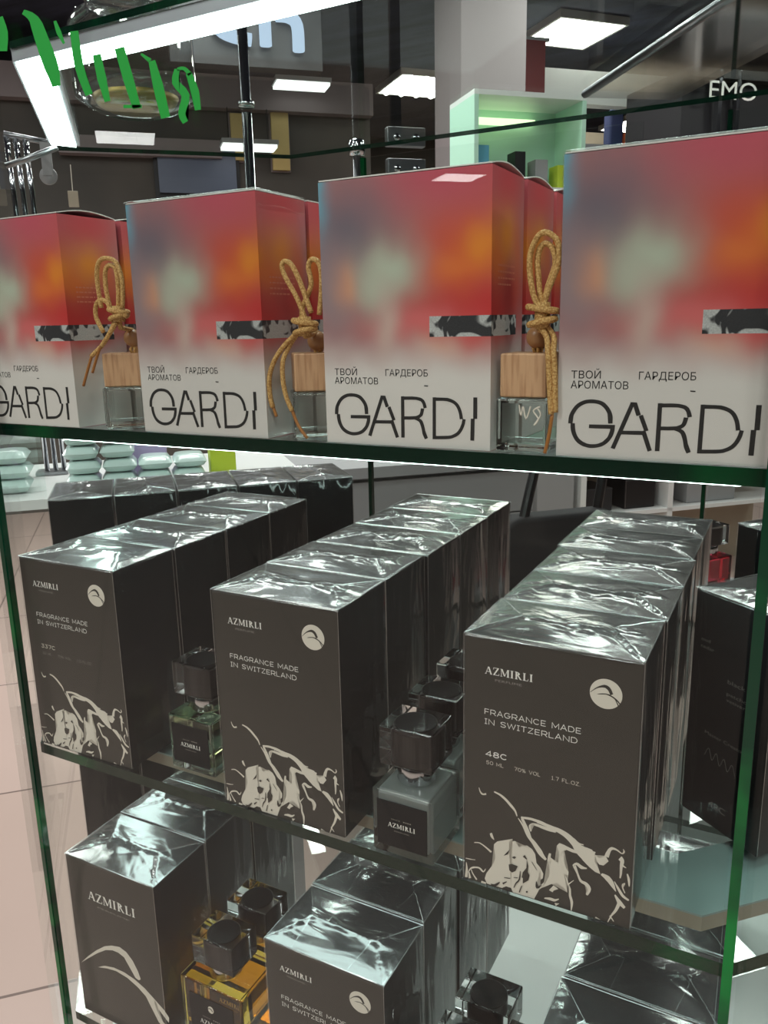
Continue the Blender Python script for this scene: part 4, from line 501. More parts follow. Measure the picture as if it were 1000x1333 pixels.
# ---------------------------------------------------------------- black cartons in clear wrap
BW, BD, BH = 0.0923, 0.0588, 0.1497
def wrap_mesh(w, d, h, seed):
    rnd = random.Random(seed); b = MB(); e = 0.0006; nx, ny = 56, 38
    # side sheets with rounded corners
    ring = []; r = 0.0012
    for cx, cy, a0 in ((w + e - r, -e + r, -PI / 2), (w + e - r, d + e - r, 0), (-e + r, d + e - r, PI / 2), (-e + r, -e + r, PI)):
        for i in range(4): a = a0 + PI / 2 * i / 3; ring.append((cx + r * math.cos(a), cy + r * math.sin(a)))
    n = len(ring); zs = [0.0006, h - 0.0012, h - 0.0001, h + 0.0005]; ins = [0, 0, 0.0004, 0.0016]
    base = len(b.v)
    for z, k in zip(zs, ins):
        for x, y in ring:
            sx = (x - w / 2) / (w / 2 + e); sy = (y - d / 2) / (d / 2 + e); b.v.append((x - k * sx, y - k * sy, z))
    for i in range(3):
        for j in range(n):
            x0 = (ring[j][1] + ring[(j + 1) % n][1]) / 2
            mm = 1 if (x0 > -e + 0.0004) else 2
            b.f.append((base + i * n + j, base + i * n + (j + 1) % n, base + (i + 1) * n + (j + 1) % n, base + (i + 1) * n + j)); b.m.append(mm if i < 1 else 0)
    # envelope-folded, crumpled top sheet
    tilt = [rnd.uniform(0.015, 0.05) for _ in range(4)]; ap = rnd.uniform(0.22, 0.30) * w
    lum = [(rnd.uniform(0.15, 0.85) * w, rnd.uniform(0.3, 0.7) * d, rnd.uniform(0.005, 0.013), rnd.uniform(-0.0005, 0.0007)) for _ in range(14)]
    cre = [(rnd.uniform(0.1, 0.9) * w, d * rnd.uniform(0.3, 0.7), rnd.uniform(-0.6, 0.6) + rnd.choice((0, PI)), rnd.uniform(0.00025, 0.0006), rnd.uniform(0.012, 0.03)) for _ in range(8)]
    def hh(x, y):
        m = min(x, y, w - x, d - y); k = min(1.0, max(0.0, m / 0.008))
        q = [y, d - y, x * d / 2 / ap, (w - x) * d / 2 / ap]; i = q.index(min(q)); q2 = sorted(q)
        z = (d / 2) * tilt[i] * min(q) / (d / 2) + 0.0003 * i * k
        z += k * 0.0004 * math.exp(-((q2[1] - q2[0]) / 0.0016) ** 2)          # folded seams run from the corners
        z += k * 0.0006 * math.exp(-((y - d * 0.52) / 0.0022) ** 2) * (0.5 + 0.5 * math.sin(x * 900 + 3 * math.sin(x * 310)))   # crimped middle seam
        for lx, ly, s, a in lum: z += k * a * math.exp(-((x - lx) ** 2 + (y - ly) ** 2) / (s * s))
        for lx, ly, a, am, ln in cre:
            t = (x - lx) * math.sin(a) - (y - ly) * math.cos(a); u = (x - lx) * math.cos(a) + (y - ly) * math.sin(a); z += k * am * math.exp(-(t / 0.0013) ** 2 - (u / ln) ** 2)
        return h + 0.0007 + max(-0.0002, z)
    g = len(b.v)
    for j in range(ny + 1):
        for i in range(nx + 1):
            x = w * i / nx; y = d * j / ny; b.v.append((x, y, hh(x, y)))
    for j in range(ny):
        for i in range(nx): b.f.append((g + j * (nx + 1) + i, g + j * (nx + 1) + i + 1, g + (j + 1) * (nx + 1) + i + 1, g + (j + 1) * (nx + 1) + i)); b.m.append(0)
    # creases on rim, corners and top folds, extra reflective to imitate edge highlights
    o_ = 0.0005; C4 = [(-o_, -o_), (w + o_, -o_), (w + o_, d + o_), (-o_, d + o_)]
    for i in range(4):
        p, q = C4[i], C4[(i + 1) % 4]
        b.tube([(p[0] + (q[0] - p[0]) * k / 6 , p[1] + (q[1] - p[1]) * k / 6, h + 0.0005 + rnd.uniform(-1e-4, 2e-4)) for k in range(7)], [0.00022 * rnd.uniform(0.6, 1.3) for _ in range(7)], 3, n=5)
        b.tube([(p[0], p[1], 0.0008), (p[0], p[1], h * 0.5), (p[0], p[1], h)], 0.00016, 3, n=5)
    A1, A2 = (ap, d * rnd.uniform(0.46, 0.54)), (w - ap, d * rnd.uniform(0.46, 0.54))
    for p, q in (((0, 0), A1), ((0, d), A1), ((w, 0), A2), ((w, d), A2)):
        n_ = 10; b.tube([(p[0] + (q[0] - p[0]) * k / n_, p[1] + (q[1] - p[1]) * k / n_, hh(min(w, max(0, p[0] + (q[0] - p[0]) * k / n_)), min(d, max(0, p[1] + (q[1] - p[1]) * k / n_))) + 0.0001) for k in range(n_ + 1)], [0.00016 * rnd.uniform(0.5, 1.3) for _ in range(n_ + 1)], 3, n=5)
    for x in (ap + rnd.uniform(0, 0.01), w - ap - rnd.uniform(0, 0.012)):   # tab edges, drawn with the same highlight material
        y0, y1 = (0.0, d * 0.5); dx = rnd.uniform(-0.006, 0.006)
        b.tube([(x + dx * k / 6, y0 + (y1 - y0) * k / 6, hh(x + dx * k / 6, y0 + (y1 - y0) * k / 6) + 0.0001) for k in range(7)], 0.00010, 3, n=4)
    return b
def serif_word(b, x0, z0, wid, cap, m, y, place=None):
    """AZMIRLI in a high-contrast serif, drawn stroke by stroke"""
    T, t, se = 0.21, 0.075, 0.055
    def line(p, q, w): 
        dx, dz = q[0] - p[0], q[1] - p[1]
        return [(p[0] - w / 2, p[1]), (p[0] + w / 2, p[1]), (q[0] + w / 2, q[1]), (q[0] - w / 2, q[1])] if abs(dz) > 0.2 else [(p[0], p[1] - w / 2), (q[0], q[1] - w / 2), (q[0], q[1] + w / 2), (p[0], p[1] + w / 2)]
    sf = lambda x, z, w=0.38: [(x - w / 2, z - se / 2 + 0.02), (x + w / 2, z - se / 2 + 0.02), (x + w / 2, z + se / 2 + 0.02), (x - w / 2, z + se / 2 + 0.02)]
    sb_ = lambda x: sf(x, 0.0); stp = lambda x: sf(x, 0.955)
    bowl = [(0.2 + 0.50 * math.cos(a), 0.74 + 0.25 * math.sin(a)) for a in [PI / 2 - PI * i / 8 for i in range(9)]]
    G = {'A': (1.0, [line((0.12, 0), (0.47, 1), t), line((0.86, 0), (0.50, 1), T), line((0.24, 0.33), (0.72, 0.33), t), sf(0.12, 0, 0.28), sf(0.86, 0, 0.34)]),
         'Z': (0.86, [line((0.06, 0.97), (0.8, 0.97), t), line((0.12, 0.03), (0.70, 0.97), T), line((0.04, 0.03), (0.82, 0.03), t), [(0.04, 0.72), (0.09, 0.72), (0.09, 0.99), (0.04, 0.99)], [(0.78, 0.01), (0.83, 0.01), (0.83, 0.28), (0.78, 0.28)]]),
         'M': (1.22, [line((0.16, 0), (0.16, 1), t), line((0.60, 0.08), (0.22, 1), T * 0.9), line((0.60, 0.08), (1.0, 1), t), line((1.04, 0), (1.04, 1), T), sf(0.16, 0, 0.28), sf(1.04, 0), sf(0.14, 0.955, 0.24), sf(1.06, 0.955, 0.3)]),
         'I': (0.48, [line((0.24, 0), (0.24, 1), T), sb_(0.24), stp(0.24)]),
         'R': (0.94, [line((0.24, 0), (0.24, 1), T), sb_(0.24), sf(0.2, 0.955, 0.34), [(x, z) for x, z in bowl] + [(0.2 + (x - 0.2) * 0.50, 0.75 + (z - 0.75) * 0.64) for x, z in bowl[::-1]], line((0.82, 0.0), (0.46, 0.52), T), sf(0.86, 0, 0.22)]),
         'L': (0.78, [line((0.24, 0), (0.24, 1), T), sb_(0.24), stp(0.24), line((0.24, 0.03), (0.72, 0.03), t), [(0.70, 0.01), (0.75, 0.01), (0.75, 0.30), (0.70, 0.30)]])}
    tot = sum(G[c][0] for c in 'AZMIRLI') + 0.10 * 6; k = wid / tot; x = x0
    for c in 'AZMIRLI':
        for pl in G[c][1]:
            P = [(x + px * k, y, z0 + pz * cap) for px, pz in pl]
            if place: P = [place(p) for p in P]
            ar = sum(pl[i][0] * pl[(i + 1) % len(pl)][1] - pl[(i + 1) % len(pl)][0] * pl[i][1] for i in range(len(pl)))
            n0 = len(P); b.add(P, [tuple(range(n0)) if ar > 0 else tuple(range(n0))[::-1]] if c != 'R' or n0 < 10 else [(i, n0 - 1 - i, n0 - 2 - i, i + 1) for i in range(n0 // 2 - 1)], m)
        x += (G[c][0] + 0.10) * k
def _arc(cx, cz, rx, rz, a0, a1, n=8): return [(cx + rx * math.cos(math.radians(a0 + (a1 - a0) * i / n)), cz + rz * math.sin(math.radians(a0 + (a1 - a0) * i / n))) for i in range(n + 1)]
WIDE = {  # wide geometric capitals: centre lines in a box 'width' by 1
    'A': (1.0, [[(0.05, 0), (0.5, 1), (0.95, 0)], [(0.22, 0.34), (0.78, 0.34)]]), 'C': (1.0, [_arc(0.52, 0.5, 0.46, 0.45, 42, 318, 14)]), 'D': (0.98, [[(0.08, 0.05), (0.08, 0.95), (0.48, 0.95)] + _arc(0.48, 0.5, 0.43, 0.45, 90, -90, 10) + [(0.08, 0.05)]]),
    'E': (0.82, [[(0.78, 0.95), (0.08, 0.95), (0.08, 0.05), (0.78, 0.05)], [(0.08, 0.5), (0.70, 0.5)]]), 'F': (0.80, [[(0.76, 0.95), (0.08, 0.95), (0.08, 0)], [(0.08, 0.48), (0.68, 0.48)]]),
    'G': (1.04, [_arc(0.52, 0.5, 0.46, 0.45, 42, 345, 14) + [(0.97, 0.48), (0.56, 0.48)]]), 'I': (0.46, [[(0.23, 0.05), (0.23, 0.95)], [(0.02, 0.95), (0.44, 0.95)], [(0.02, 0.05), (0.44, 0.05)]]), 'L': (0.78, [[(0.08, 1), (0.08, 0.05), (0.74, 0.05)]]),
    'M': (1.16, [[(0.08, 0), (0.08, 0.97), (0.58, 0.22), (1.08, 0.97), (1.08, 0)]]), 'N': (1.0, [[(0.08, 0), (0.08, 0.97), (0.92, 0.03), (0.92, 1)]]), 'O': (1.08, [_arc(0.54, 0.5, 0.47, 0.45, 90, 450, 18)]),
    'R': (0.94, [[(0.08, 0), (0.08, 0.95), (0.58, 0.95)] + _arc(0.58, 0.68, 0.29, 0.27, 90, -90, 8) + [(0.08, 0.41)], [(0.52, 0.41), (0.90, 0)]]), 'S': (0.92, [[(0.84, 0.80), (0.72, 0.93), (0.45, 0.96), (0.17, 0.88), (0.11, 0.72), (0.22, 0.57), (0.48, 0.51), (0.75, 0.44), (0.84, 0.27), (0.72, 0.10), (0.44, 0.04), (0.18, 0.09), (0.07, 0.22)]]),
    'T': (0.90, [[(0.02, 0.95), (0.88, 0.95)], [(0.45, 0.95), (0.45, 0)]]), 'W': (1.34, [[(0.03, 1), (0.34, 0.04), (0.67, 0.92), (1.0, 0.04), (1.31, 1)]]), 'Z': (0.88, [[(0.06, 0.95), (0.80, 0.95), (0.06, 0.05), (0.82, 0.05)]]), 'V': (0.96, [[(0.03, 1), (0.48, 0.04), (0.93, 1)]]),
    '0': (0.96, [_arc(0.48, 0.5, 0.41, 0.45, 90, 450, 16)]), '1': (0.52, [[(0.06, 0.76), (0.27, 0.95), (0.27, 0.05)], [(0.04, 0.05), (0.50, 0.05)]]), '3': (0.86, [[(0.08, 0.95), (0.76, 0.95), (0.42, 0.58), (0.68, 0.50), (0.79, 0.30), (0.68, 0.11), (0.42, 0.04), (0.16, 0.09), (0.06, 0.22)]]),
    '4': (0.94, [[(0.68, 0), (0.68, 0.96), (0.05, 0.26), (0.92, 0.26)]]), '5': (0.88, [[(0.78, 0.95), (0.16, 0.95), (0.12, 0.52), (0.45, 0.62), (0.74, 0.52), (0.80, 0.32), (0.68, 0.11), (0.42, 0.04), (0.16, 0.09), (0.06, 0.2)]]), '7': (0.82, [[(0.04, 0.95), (0.78, 0.95), (0.34, 0)]]),
    '8': (0.92, [_arc(0.46, 0.74, 0.33, 0.21, 90, 450, 12), _arc(0.46, 0.28, 0.38, 0.24, 90, 450, 12)]), '%': (1.1, [_arc(0.24, 0.74, 0.17, 0.2, 90, 450, 10), _arc(0.84, 0.26, 0.17, 0.2, 90, 450, 10), [(0.82, 1), (0.26, 0)]]), '.': (0.28, [[(0.12, 0.0), (0.12, 0.12)]]), ' ': (0.55, [])}
def wide_text(b, body, fit, m, y, weight=0.115):
    tot = sum(WIDE[c][0] for c in body) + 0.16 * (len(body) - 1); kx = fit[2] / tot; kz = fit[3]; x = fit[0]; lw = weight * kz; n_ = 0
    for c in body:
        for ln in WIDE[c][1]:
            P = [Vector((x + px * kx, fit[1] + pz * kz)) for px, pz in ln]; n = len(P); Lf = []; Rt = []; closed = (P[0] - P[-1]).length < 1e-6
            for i in range(n):
                a, c2 = P[i - 1] if i else (P[-2] if closed else None), P[i + 1] if i < n - 1 else (P[1] if closed else None)
                d1 = (P[i] - a).normalized() if a is not None else (c2 - P[i]).normalized(); d2 = (c2 - P[i]).normalized() if c2 is not None else d1
                n1 = Vector((-d1.y, d1.x)); n2 = Vector((-d2.y, d2.x)); mm = n1 + n2
                mm = mm.normalized() * min(1.9, 1.0 / max(0.35, mm.normalized().dot(n1))) if mm.length > 0.2 else n1
                Lf.append(P[i] + mm * lw / 2); Rt.append(P[i] - mm * lw / 2)
            yy = y - n_ * 1.5e-6; n_ += 1
            b.add([(p.x, yy, p.y) for p in Lf + Rt], [(n + i, n + i + 1, i + 1, i) for i in range(n - 1)], m)
        x += (WIDE[c][0] + 0.16) * kx
WRAPS = {}
def carton(name, label, loc, yaw, group, print_kind, w=BW, d=BD, h=BH, wrap=0, scale_txt=1.0):
    t = thing(name, label, 'perfume carton', loc, yaw, group); kx = w / 0.0949; kz = h / 0.15
    b = MB(); b.box((0, 0, 0), (w, d, h), 3, skip='f'); b.add([(0, 0, 0), (w, 0, 0), (w, 0, h), (0, 0, h)], [(0, 1, 2, 3)], 0)
    if print_kind in ('splash30', 'splash50', 'splash'):
        for i, pl in enumerate(ART_DATA['sw']): b.flat([(max(1, min(p[0], 948)) * kx, max(3, p[1]) * kz) for p in pl], -0.00004 - i * 6e-6, 1)
        for i, pl in enumerate(ART_DATA['sd']): b.flat([(p[0] * kx, max(3, p[1]) * kz) for p in pl], -0.00042 - i * 6e-6, 2)
    if print_kind == 'swoosh':
        for pl in ART_DATA['sA']: b.flat([(p[0], p[1] + 16) for p in pl], -0.0001, 1)
    b.build('carton_body', ['carton_taupe' if print_kind else 'carton_black', 'print_bone', 'carton_taupe', 'carton_black'], t)
    if print_kind:
        b = MB(); Y = -0.0002
        if print_kind == 'swoosh': serif_word(b, 0.0205, 0.1150, 0.0505, 0.0078, 0, Y); b.text('PERFUME', (0.030, 0.1095, 0.034, 0.0014), 1, y=Y)
        else:
            serif_word(b, 0.0117 * kx, 0.1292 * kz, 0.027 * kx, 0.0042 * kz, 0, Y); b.text('PERFUME', (0.0176 * kx, 0.1256 * kz, 0.0151 * kx, 0.0014), 1, y=Y)
            wide_text(b, 'FRAGRANCE MADE', (0.0116 * kx, 0.1057 * kz, 0.0536 * kx, 0.0032 * kz), 0, Y); wide_text(b, 'IN SWITZERLAND', (0.0117 * kx, 0.0999 * kz, 0.0518 * kx, 0.0032 * kz), 0, Y)
        if print_kind == 'splash50': wide_text(b, '48C', (0.0122, 0.0808, 0.0122, 0.0032), 0, Y, 0.17); wide_text(b, '50 ML    70% VOL    1.7 FL.OZ.', (0.0126, 0.0759, 0.0516, 0.0022), 2, Y, 0.10)
        if print_kind == 'splash30': wide_text(b, '337C', (0.0122, 0.0808, 0.0148, 0.0030), 2, Y, 0.13); wide_text(b, '30 ML    70% VOL    1.0 FL.OZ', (0.0126, 0.0755, 0.0503, 0.0021), 1, Y, 0.10)
        b.build('printed_lettering', ['print_white', 'print_grey', 'print_bone'], t)
        if print_kind != 'swoosh':
            b = MB(); cx, cz, r = (ART_DATA['emb'][0] * 1e-4 * kx, ART_DATA['emb'][1] * 1e-4 * kz, ART_DATA['emb'][2] * 1e-4)
            b.add([(cx + r * math.cos(2 * PI * i / 40), -0.0002, cz + r * math.sin(2 * PI * i / 40)) for i in range(40)], [tuple(range(40))], 0)
            for i, pl in enumerate(ART_DATA['embd']): b.flat([(p[0] * kx, p[1] * kz) for p in pl], -0.0003 - i * 1e-5, 1)
            b.build('round_emblem', ['print_bone', 'carton_taupe'], t)
    key = (round(w, 4), wrap)
    if key not in WRAPS: o = wrap_mesh(w, d, h, 11 + wrap).build('clear_wrap', ['film_top', 'film_side', 'film_front', 'film_seam_glint'], t, smooth=True); o.data.set_sharp_from_angle(angle=math.radians(60)); WRAPS[key] = o.data
    else: o = bpy.data.objects.new('clear_wrap', WRAPS[key]); COL.objects.link(o); o.parent = t
    return t
ORD = ['front', 'second', 'third', 'fourth', 'fifth', 'sixth']
def row(x, y, z, yaw, n, kind, where, group, pitch=0.0620, jit=3, first='', seed=0):
    rnd = random.Random(seed); dx, dy = -math.sin(yaw), math.cos(yaw)
    for i in range(n):
        j = rnd.uniform(-0.0012, 0.0012) if i else 0.0
        lab = (first if i == 0 and first else f'{ORD[i]} black wrapped carton from the glass in {where}')
        carton('perfume_carton', lab, (x + dx * pitch * i + j, y + dy * pitch * i, z), yaw, group, kind if i == 0 else '', wrap=(i + seed) % 4)
E0 = 0.0003
row(-0.3098, 0.0015, E0, 0.0156, 4, 'splash30', 'the left row of the middle shelf', 'left row on the middle shelf', first='leftmost front carton on the middle shelf, with splash print and 30 ml text', seed=0)
row(-0.1301, 0.0020, E0, 0.0080, 5, 'splash', 'the centre row of the middle shelf', 'centre row on the middle shelf', first='black carton with bone splash print and no number text, between the two square bottles', seed=1)
row(0.0425, 0.0015, E0, 0.0118, 5, 'splash50', 'the right row of the middle shelf', 'right row on the middle shelf', first='large front black carton at right with splash print and 50 ml text', seed=2)
row(-0.3055, 0.0055, SH3 + E0, 0.0149, 3, 'swoosh', 'the left row of the bottom shelf', 'left row on the bottom shelf', first='dark carton with a big bone swoosh at bottom left', seed=3)
row(-0.1061, 0.0028, SH3 + E0, 0.0021, 4, 'splash', 'the centre row of the bottom shelf', 'centre row on the bottom shelf', first='black carton with round emblem at the bottom centre of the photo', seed=1)
row(0.0855, 0.0020, SH3 + E0, 0.0, 4, '', 'the right row of the bottom shelf', 'right row on the bottom shelf', first='front black carton at the bottom right, mostly its shiny top showing', seed=2)
# neighbouring faces of the octagon: rows turned by 45 degrees
def turned_row(n, z, where, group, seed):
    for i in range(n):
        q = -0.2165 + 0.0615 * i; c = st(0.5155, q, z)
        carton('perfume_carton', f'{["first", "second", "third", "fourth", "fifth"][i]} plain black carton from the left in {where}', c, -PI / 4, group, '', wrap=(i + seed) % 4)
turned_row(5, E0, 'the angled back row on the middle shelf', 'angled back row on the middle shelf', 1)
turned_row(3, SH3 + E0, 'the angled back row on the bottom shelf', 'angled back row on the bottom shelf', 2)
YR = math.radians(53.0)
t = carton('perfume_carton', 'black carton turned sideways at right with dim grey ingredient words', (0.1895, 0.0945, E0), YR, None, '', wrap=1)
def side_place(p): return (-0.0002, BD - p[0], p[2])
for nm, words in (('ingredient_words', (('oud', 0.006, 0.118, 0.007, 0.0022), ('cedar', 0.006, 0.1135, 0.0105, 0.0022))), ('ingredient_words', (('black', 0.028, 0.098, 0.013, 0.0026), ('patchouli', 0.028, 0.0905, 0.020, 0.0022), ('vetiver', 0.028, 0.0865, 0.014, 0.0022))), ('creator_words', (('Master Creator', 0.014, 0.0590, 0.030, 0.0022),)), ('code_number', (('48C', 0.021, 0.0125, 0.013, 0.0040),))):
    b = MB()
    for s, x, z, w, c in words: b.text(s, (x, z, w, c), 0, place=side_place)
    b.build(nm, 'print_dim', t)
b = MB()
sg = [(0.015 + 0.003 * i, 0.0475 + (0.0035 if i % 2 else -0.003) - 0.0004 * i) for i in range(9)]
b.tube([side_place((x, 0, z)) for x, z in [(p.x, p.y) for p in smooth_path([(x, z, 0) for x, z in sg], 4)]], 0.00012, n=4)
b.build('printed_signature', 'print_dim', t)
carton('perfume_carton', 'small-looking black carton at the far right behind the pink bottle', (0.1975, 0.272, E0), YR, None, '', wrap=2)
# ---------------------------------------------------------------- square perfume bottles
def rbox(b, a, c, m=0): b.box(a, c, m)
def bottle(label, loc, yaw, big, liquid, label_plate=True):
    t = thing('perfume_bottle', label, 'perfume bottle', loc, yaw)
    w, d, h, gap, cw, ch = (0.0605, 0.041, 0.0690, 0.0118, 0.0197, 0.0245) if big else (0.0402, 0.041, 0.0422, 0.0135, 0.0174, 0.0250)
    k = 1.5 if big else 1.0
    b = MB(); b.box((-w / 2, 0, 0), (w / 2, d, h)); b.build('glass_body', 'bottle_glass', t, bevel=0.0018, seg=3)
    g = 0.0034
    b = MB(); b.box((-w / 2 + g, g * 0.8, g * 1.7), (w / 2 - g, d - g, h - g * 0.7)); b.build('liquid', liquid, t, bevel=0.0014, seg=2)
    if label_plate:
        lw, z0, z1 = (0.0215, 0.012, 0.0575) if big else (0.0165, 0.0062, 0.0362)
        b = MB(); b.box((-lw, -0.0007, z0), (lw, -0.0001, z1)); lb = b.build('front_label', 'label_black', t, bevel=0.0003)
        zc = 0.033 if big else 0.0196; kk = 1.3 if big else 1.0
        b = MB(); serif_word(b, -0.0090 * kk, zc, 0.0180 * kk, 0.0030 * kk, 0, -0.0009)
        b.text('SINCE', (-0.0068 * kk, zc + 0.0050 * kk, 0.006 * kk, 0.0008 * kk), 1, y=-0.0009); b.text('PERFUME', (-0.0048 * kk, zc - 0.0026 * kk, 0.0098 * kk, 0.0008 * kk), 1, y=-0.0009)
        b.add([(0.0012 * kk + i * 0.0014 * kk + dx, -0.0009, zc + 0.0050 * kk + dz) for i in range(4) for dx, dz in ((0, 0), (0.0009 * kk, 0), (0.0009 * kk, 0.0008 * kk), (0, 0.0008 * kk))], [(4 * i, 4 * i + 1, 4 * i + 2, 4 * i + 3) for i in range(4)], 1)
        if big:
            b.add([(0.0028 * math.cos(2 * PI * i / 24), -0.0009, 0.0490 + 0.0032 * math.sin(2 * PI * i / 24)) for i in range(24)], [tuple(range(24))], 2)
            b.tube([(-0.0026, -0.00095, 0.0492), (-0.0008, -0.00095, 0.0502), (0.0010, -0.00095, 0.0494), (0.0016, -0.00095, 0.0480)], 0.0003, 3, n=4)
        b.build('label_print', ['print_white', 'print_grey', 'print_bone', 'label_black'], lb)
    cy = d / 2; q = 1.12 if big else 1.0
    b = MB(); b.lathe([(0.0, h + 0.0002), (0.0112 * q, h + 0.0002), (0.0118 * q, h + 0.0015), (0.0108 * q, h + 0.004), (0.0118 * q, h + 0.0065), (0.0112 * q, h + 0.009), (0.0112 * q, h + gap - 0.0002), (0.0, h + gap - 0.0002)], (0, cy, 0), n=32); b.build('collar', 'chrome', t, smooth=True)
    z0, z1, cd = h + gap, h + gap + ch, 0.0152
    b = MB(); b.box((-cw, cy - cd, z0), (cw, cy + cd, z1)); cap = b.build('clear_cap', 'cap_glass', t, bevel=0.0011, seg=2)
    R = 0.0131; b = MB(); b.lathe([(0, z0 + 0.0006), (R, z0 + 0.0006), (R, z1 - 0.0042), (R * 0.96, z1 - 0.0034), (0, z1 - 0.0032)], (0, cy, 0), n=40); b.build('black_core', 'black_core', cap, smooth=False)
    return t
bottle('square grey-filled bottle with black label right of the centre carton on the middle shelf', (0.0028, 0.0012, E0), 0.0, False, 'liquid_clear')
bottle('second grey-filled bottle, behind the front one beside the large right carton', (-0.0010, 0.0475, E0), 0.0, False, 'liquid_clear')
bottle('third grey-filled bottle, only its black cap showing behind the other two', (-0.0030, 0.0960, E0), 0.0, False, 'liquid_clear')
bottle('small bottle with greenish liquid between the two left cartons of the middle shelf', (-0.1745, 0.0195, E0), 0.0, False, 'liquid_green')
bottle('large bottle with amber liquid between the cartons of the bottom shelf', (-0.1730, 0.0160, SH3 + E0), 0.0, True, 'liquid_amber')
bottle('amber bottle half hidden behind the large amber bottle on the bottom shelf', (-0.1725, 0.0585, SH3 + E0), 0.0, True, 'liquid_amber')
bottle('bottle cut by the bottom edge of the photo, right of the centre cartons', (0.0300, 0.0110, SH3 + E0), 0.0, True, 'liquid_clear')
bottle('bottle with black-cored cap near the bottom edge, right of the centre cartons', (0.0315, 0.0530, SH3 + E0), 0.0, True, 'liquid_clear')
bottle('small bottle with pink liquid on a plinth behind the right row', (0.110, 0.655, -0.0195), YR, False, 'liquid_pink', label_plate=False)
b = MB(); b.box((-0.05, -0.05, 0), (0.05, 0.05, 0.4995)); o = b.build('display_plinth', 'grey_board', bevel=0.003); o.location = (0.100, 0.670, -0.5198); tag(o, 'slim grey plinth under the pink bottle behind the right row', 'plinth')

# ---------------------------------------------------------------- colourful gift cartons on the upper shelf
GW, GD, GH = 0.0943, 0.0480, 0.1337
def print_uv(o, w, d, h):
    me = o.data; uv = me.uv_layers.new(name='print')
    for p in me.polygons:
        n = p.normal
        for li in p.loop_indices:
            c = me.vertices[me.loops[li].vertex_index].co
            if abs(n.y) > 0.7: u, v = (c.x / w, c.z / h) if n.y < 0 else (1 - c.x / w, c.z / h)
            elif abs(n.x) > 0.7: u, v = (1 + c.y / w, c.z / h) if n.x > 0 else (-c.y / w, c.z / h)
            else: u, v = c.x / w, 1.0 + c.y / h * 0.2
            uv.data[li].uv = (u, v)
def gift(label, loc, yaw, wrapped, lettered=True, flap=False):
    t = thing('gift_carton', label, 'gift carton', loc, yaw, 'colourful gift cartons')
    b = MB(); b.box((0, 0, 0), (GW, GD, GH)); o = b.build('carton_body', 'blurred_gradient_print', t); print_uv(o, GW, GD, GH)
    b = MB(); n = 10   # lid, bowed up when unwrapped
    top = [(GD * i / n, GH + 0.0003 + (0.0030 * math.sin(PI * i / n) if flap else 0.0)) for i in range(n + 1)]
    vs = [(0.0004, y, z) for y, z in top] + [(GW - 0.0002, y, z) for y, z in top] + [(0.0004, y, z + 0.0006) for y, z in top] + [(GW - 0.0002, y, z + 0.0006) for y, z in top]; k = n + 1; fs = []
    for i in range(n): fs += [(i, i + 1, k + i + 1, k + i)[::-1][::-1], (2 * k + i, 3 * k + i, 3 * k + i + 1, 2 * k + i + 1), (k + i, k + i + 1, 3 * k + i + 1, 3 * k + i), (i + 1, i, 2 * k + i, 2 * k + i + 1)]
    fs += [(0, k, 3 * k, 2 * k), (k - 1, 3 * k - 1, 4 * k - 1, 2 * k - 1)]
    b.add(vs, fs, 0); l = b.build('lid_flap', 'paper_white', t)
    if lettered:
        b = MB()
        for i, pl in enumerate(ART_DATA['gardi']): b.flat(pl, -0.0001 - i * 2e-6)
        for s, x, z, w in (('ТВОЙ', 0.0062, 0.0365, 0.0136), ('АРОМАТОВ', 0.0061, 0.0319, 0.0262), ('ГАРДЕРОБ', 0.0367, 0.0363, 0.0241)): b.text(s, (x, z, w, 0.0033), y=-0.0001)
        b.build('printed_lettering', 'ink_black', t)
        b = MB(); rnd = random.Random(3)   # tiny lines of pale text on the side
        for r_ in range(4):
            y = 0.009
            while y < (0.034 if r_ < 3 else 0.026):
                w = rnd.uniform(0.0012, 0.0034); b.add([(GW + 0.0001, y, 0.0890 - r_ * 0.0030), (GW + 0.0001, y + w, 0.0890 - r_ * 0.0030), (GW + 0.0001, y + w, 0.0899 - r_ * 0.0030), (GW + 0.0001, y, 0.0899 - r_ * 0.0030)], [(0, 1, 2, 3)]); y += w + 0.0008
        b.build('small_print', 'print_pale_red', t)
    if wrapped:
        b = MB(); e = 0.0007; b.box((-e, -e - 0.0002, 0.0006), (GW + e, GD + e, GH + 0.0018)); b.build('clear_wrap', 'film_loose', t, bevel=0.0012, seg=3)
    return t
GZ = SH1 + E0
gift('colourful carton cut by the left edge of the photo, unwrapped', (-0.3256, 0.0012, GZ), -0.0054, False, flap=True)
gift('colourful carton in clear wrap, second from the left on the upper shelf', (-0.1737, 0.0015, GZ), 0.0024, True)
gift('colourful unwrapped carton in the middle, third from the left on the upper shelf', (-0.0393, 0.0015, GZ), 0.0152, False, flap=True)
gift('large colourful wrapped carton cut by the right edge of the photo', (0.0888, 0.0020, GZ), 0.0, True)
gift('red-sided carton directly behind the leftmost colourful carton', (-0.3245, 0.0525, GZ), 0.0, False, False, True)
gift('red-sided carton directly behind the second colourful carton', (-0.1735, 0.0530, GZ), 0.0, False, False)
gift('red-sided carton directly behind the middle colourful carton', (-0.0393, 0.0535, GZ), 0.010, False, False, True)
gift('narrow red carton third in depth behind the middle colourful carton', (-0.0390, 0.1050, GZ), 0.006, False, False, True)

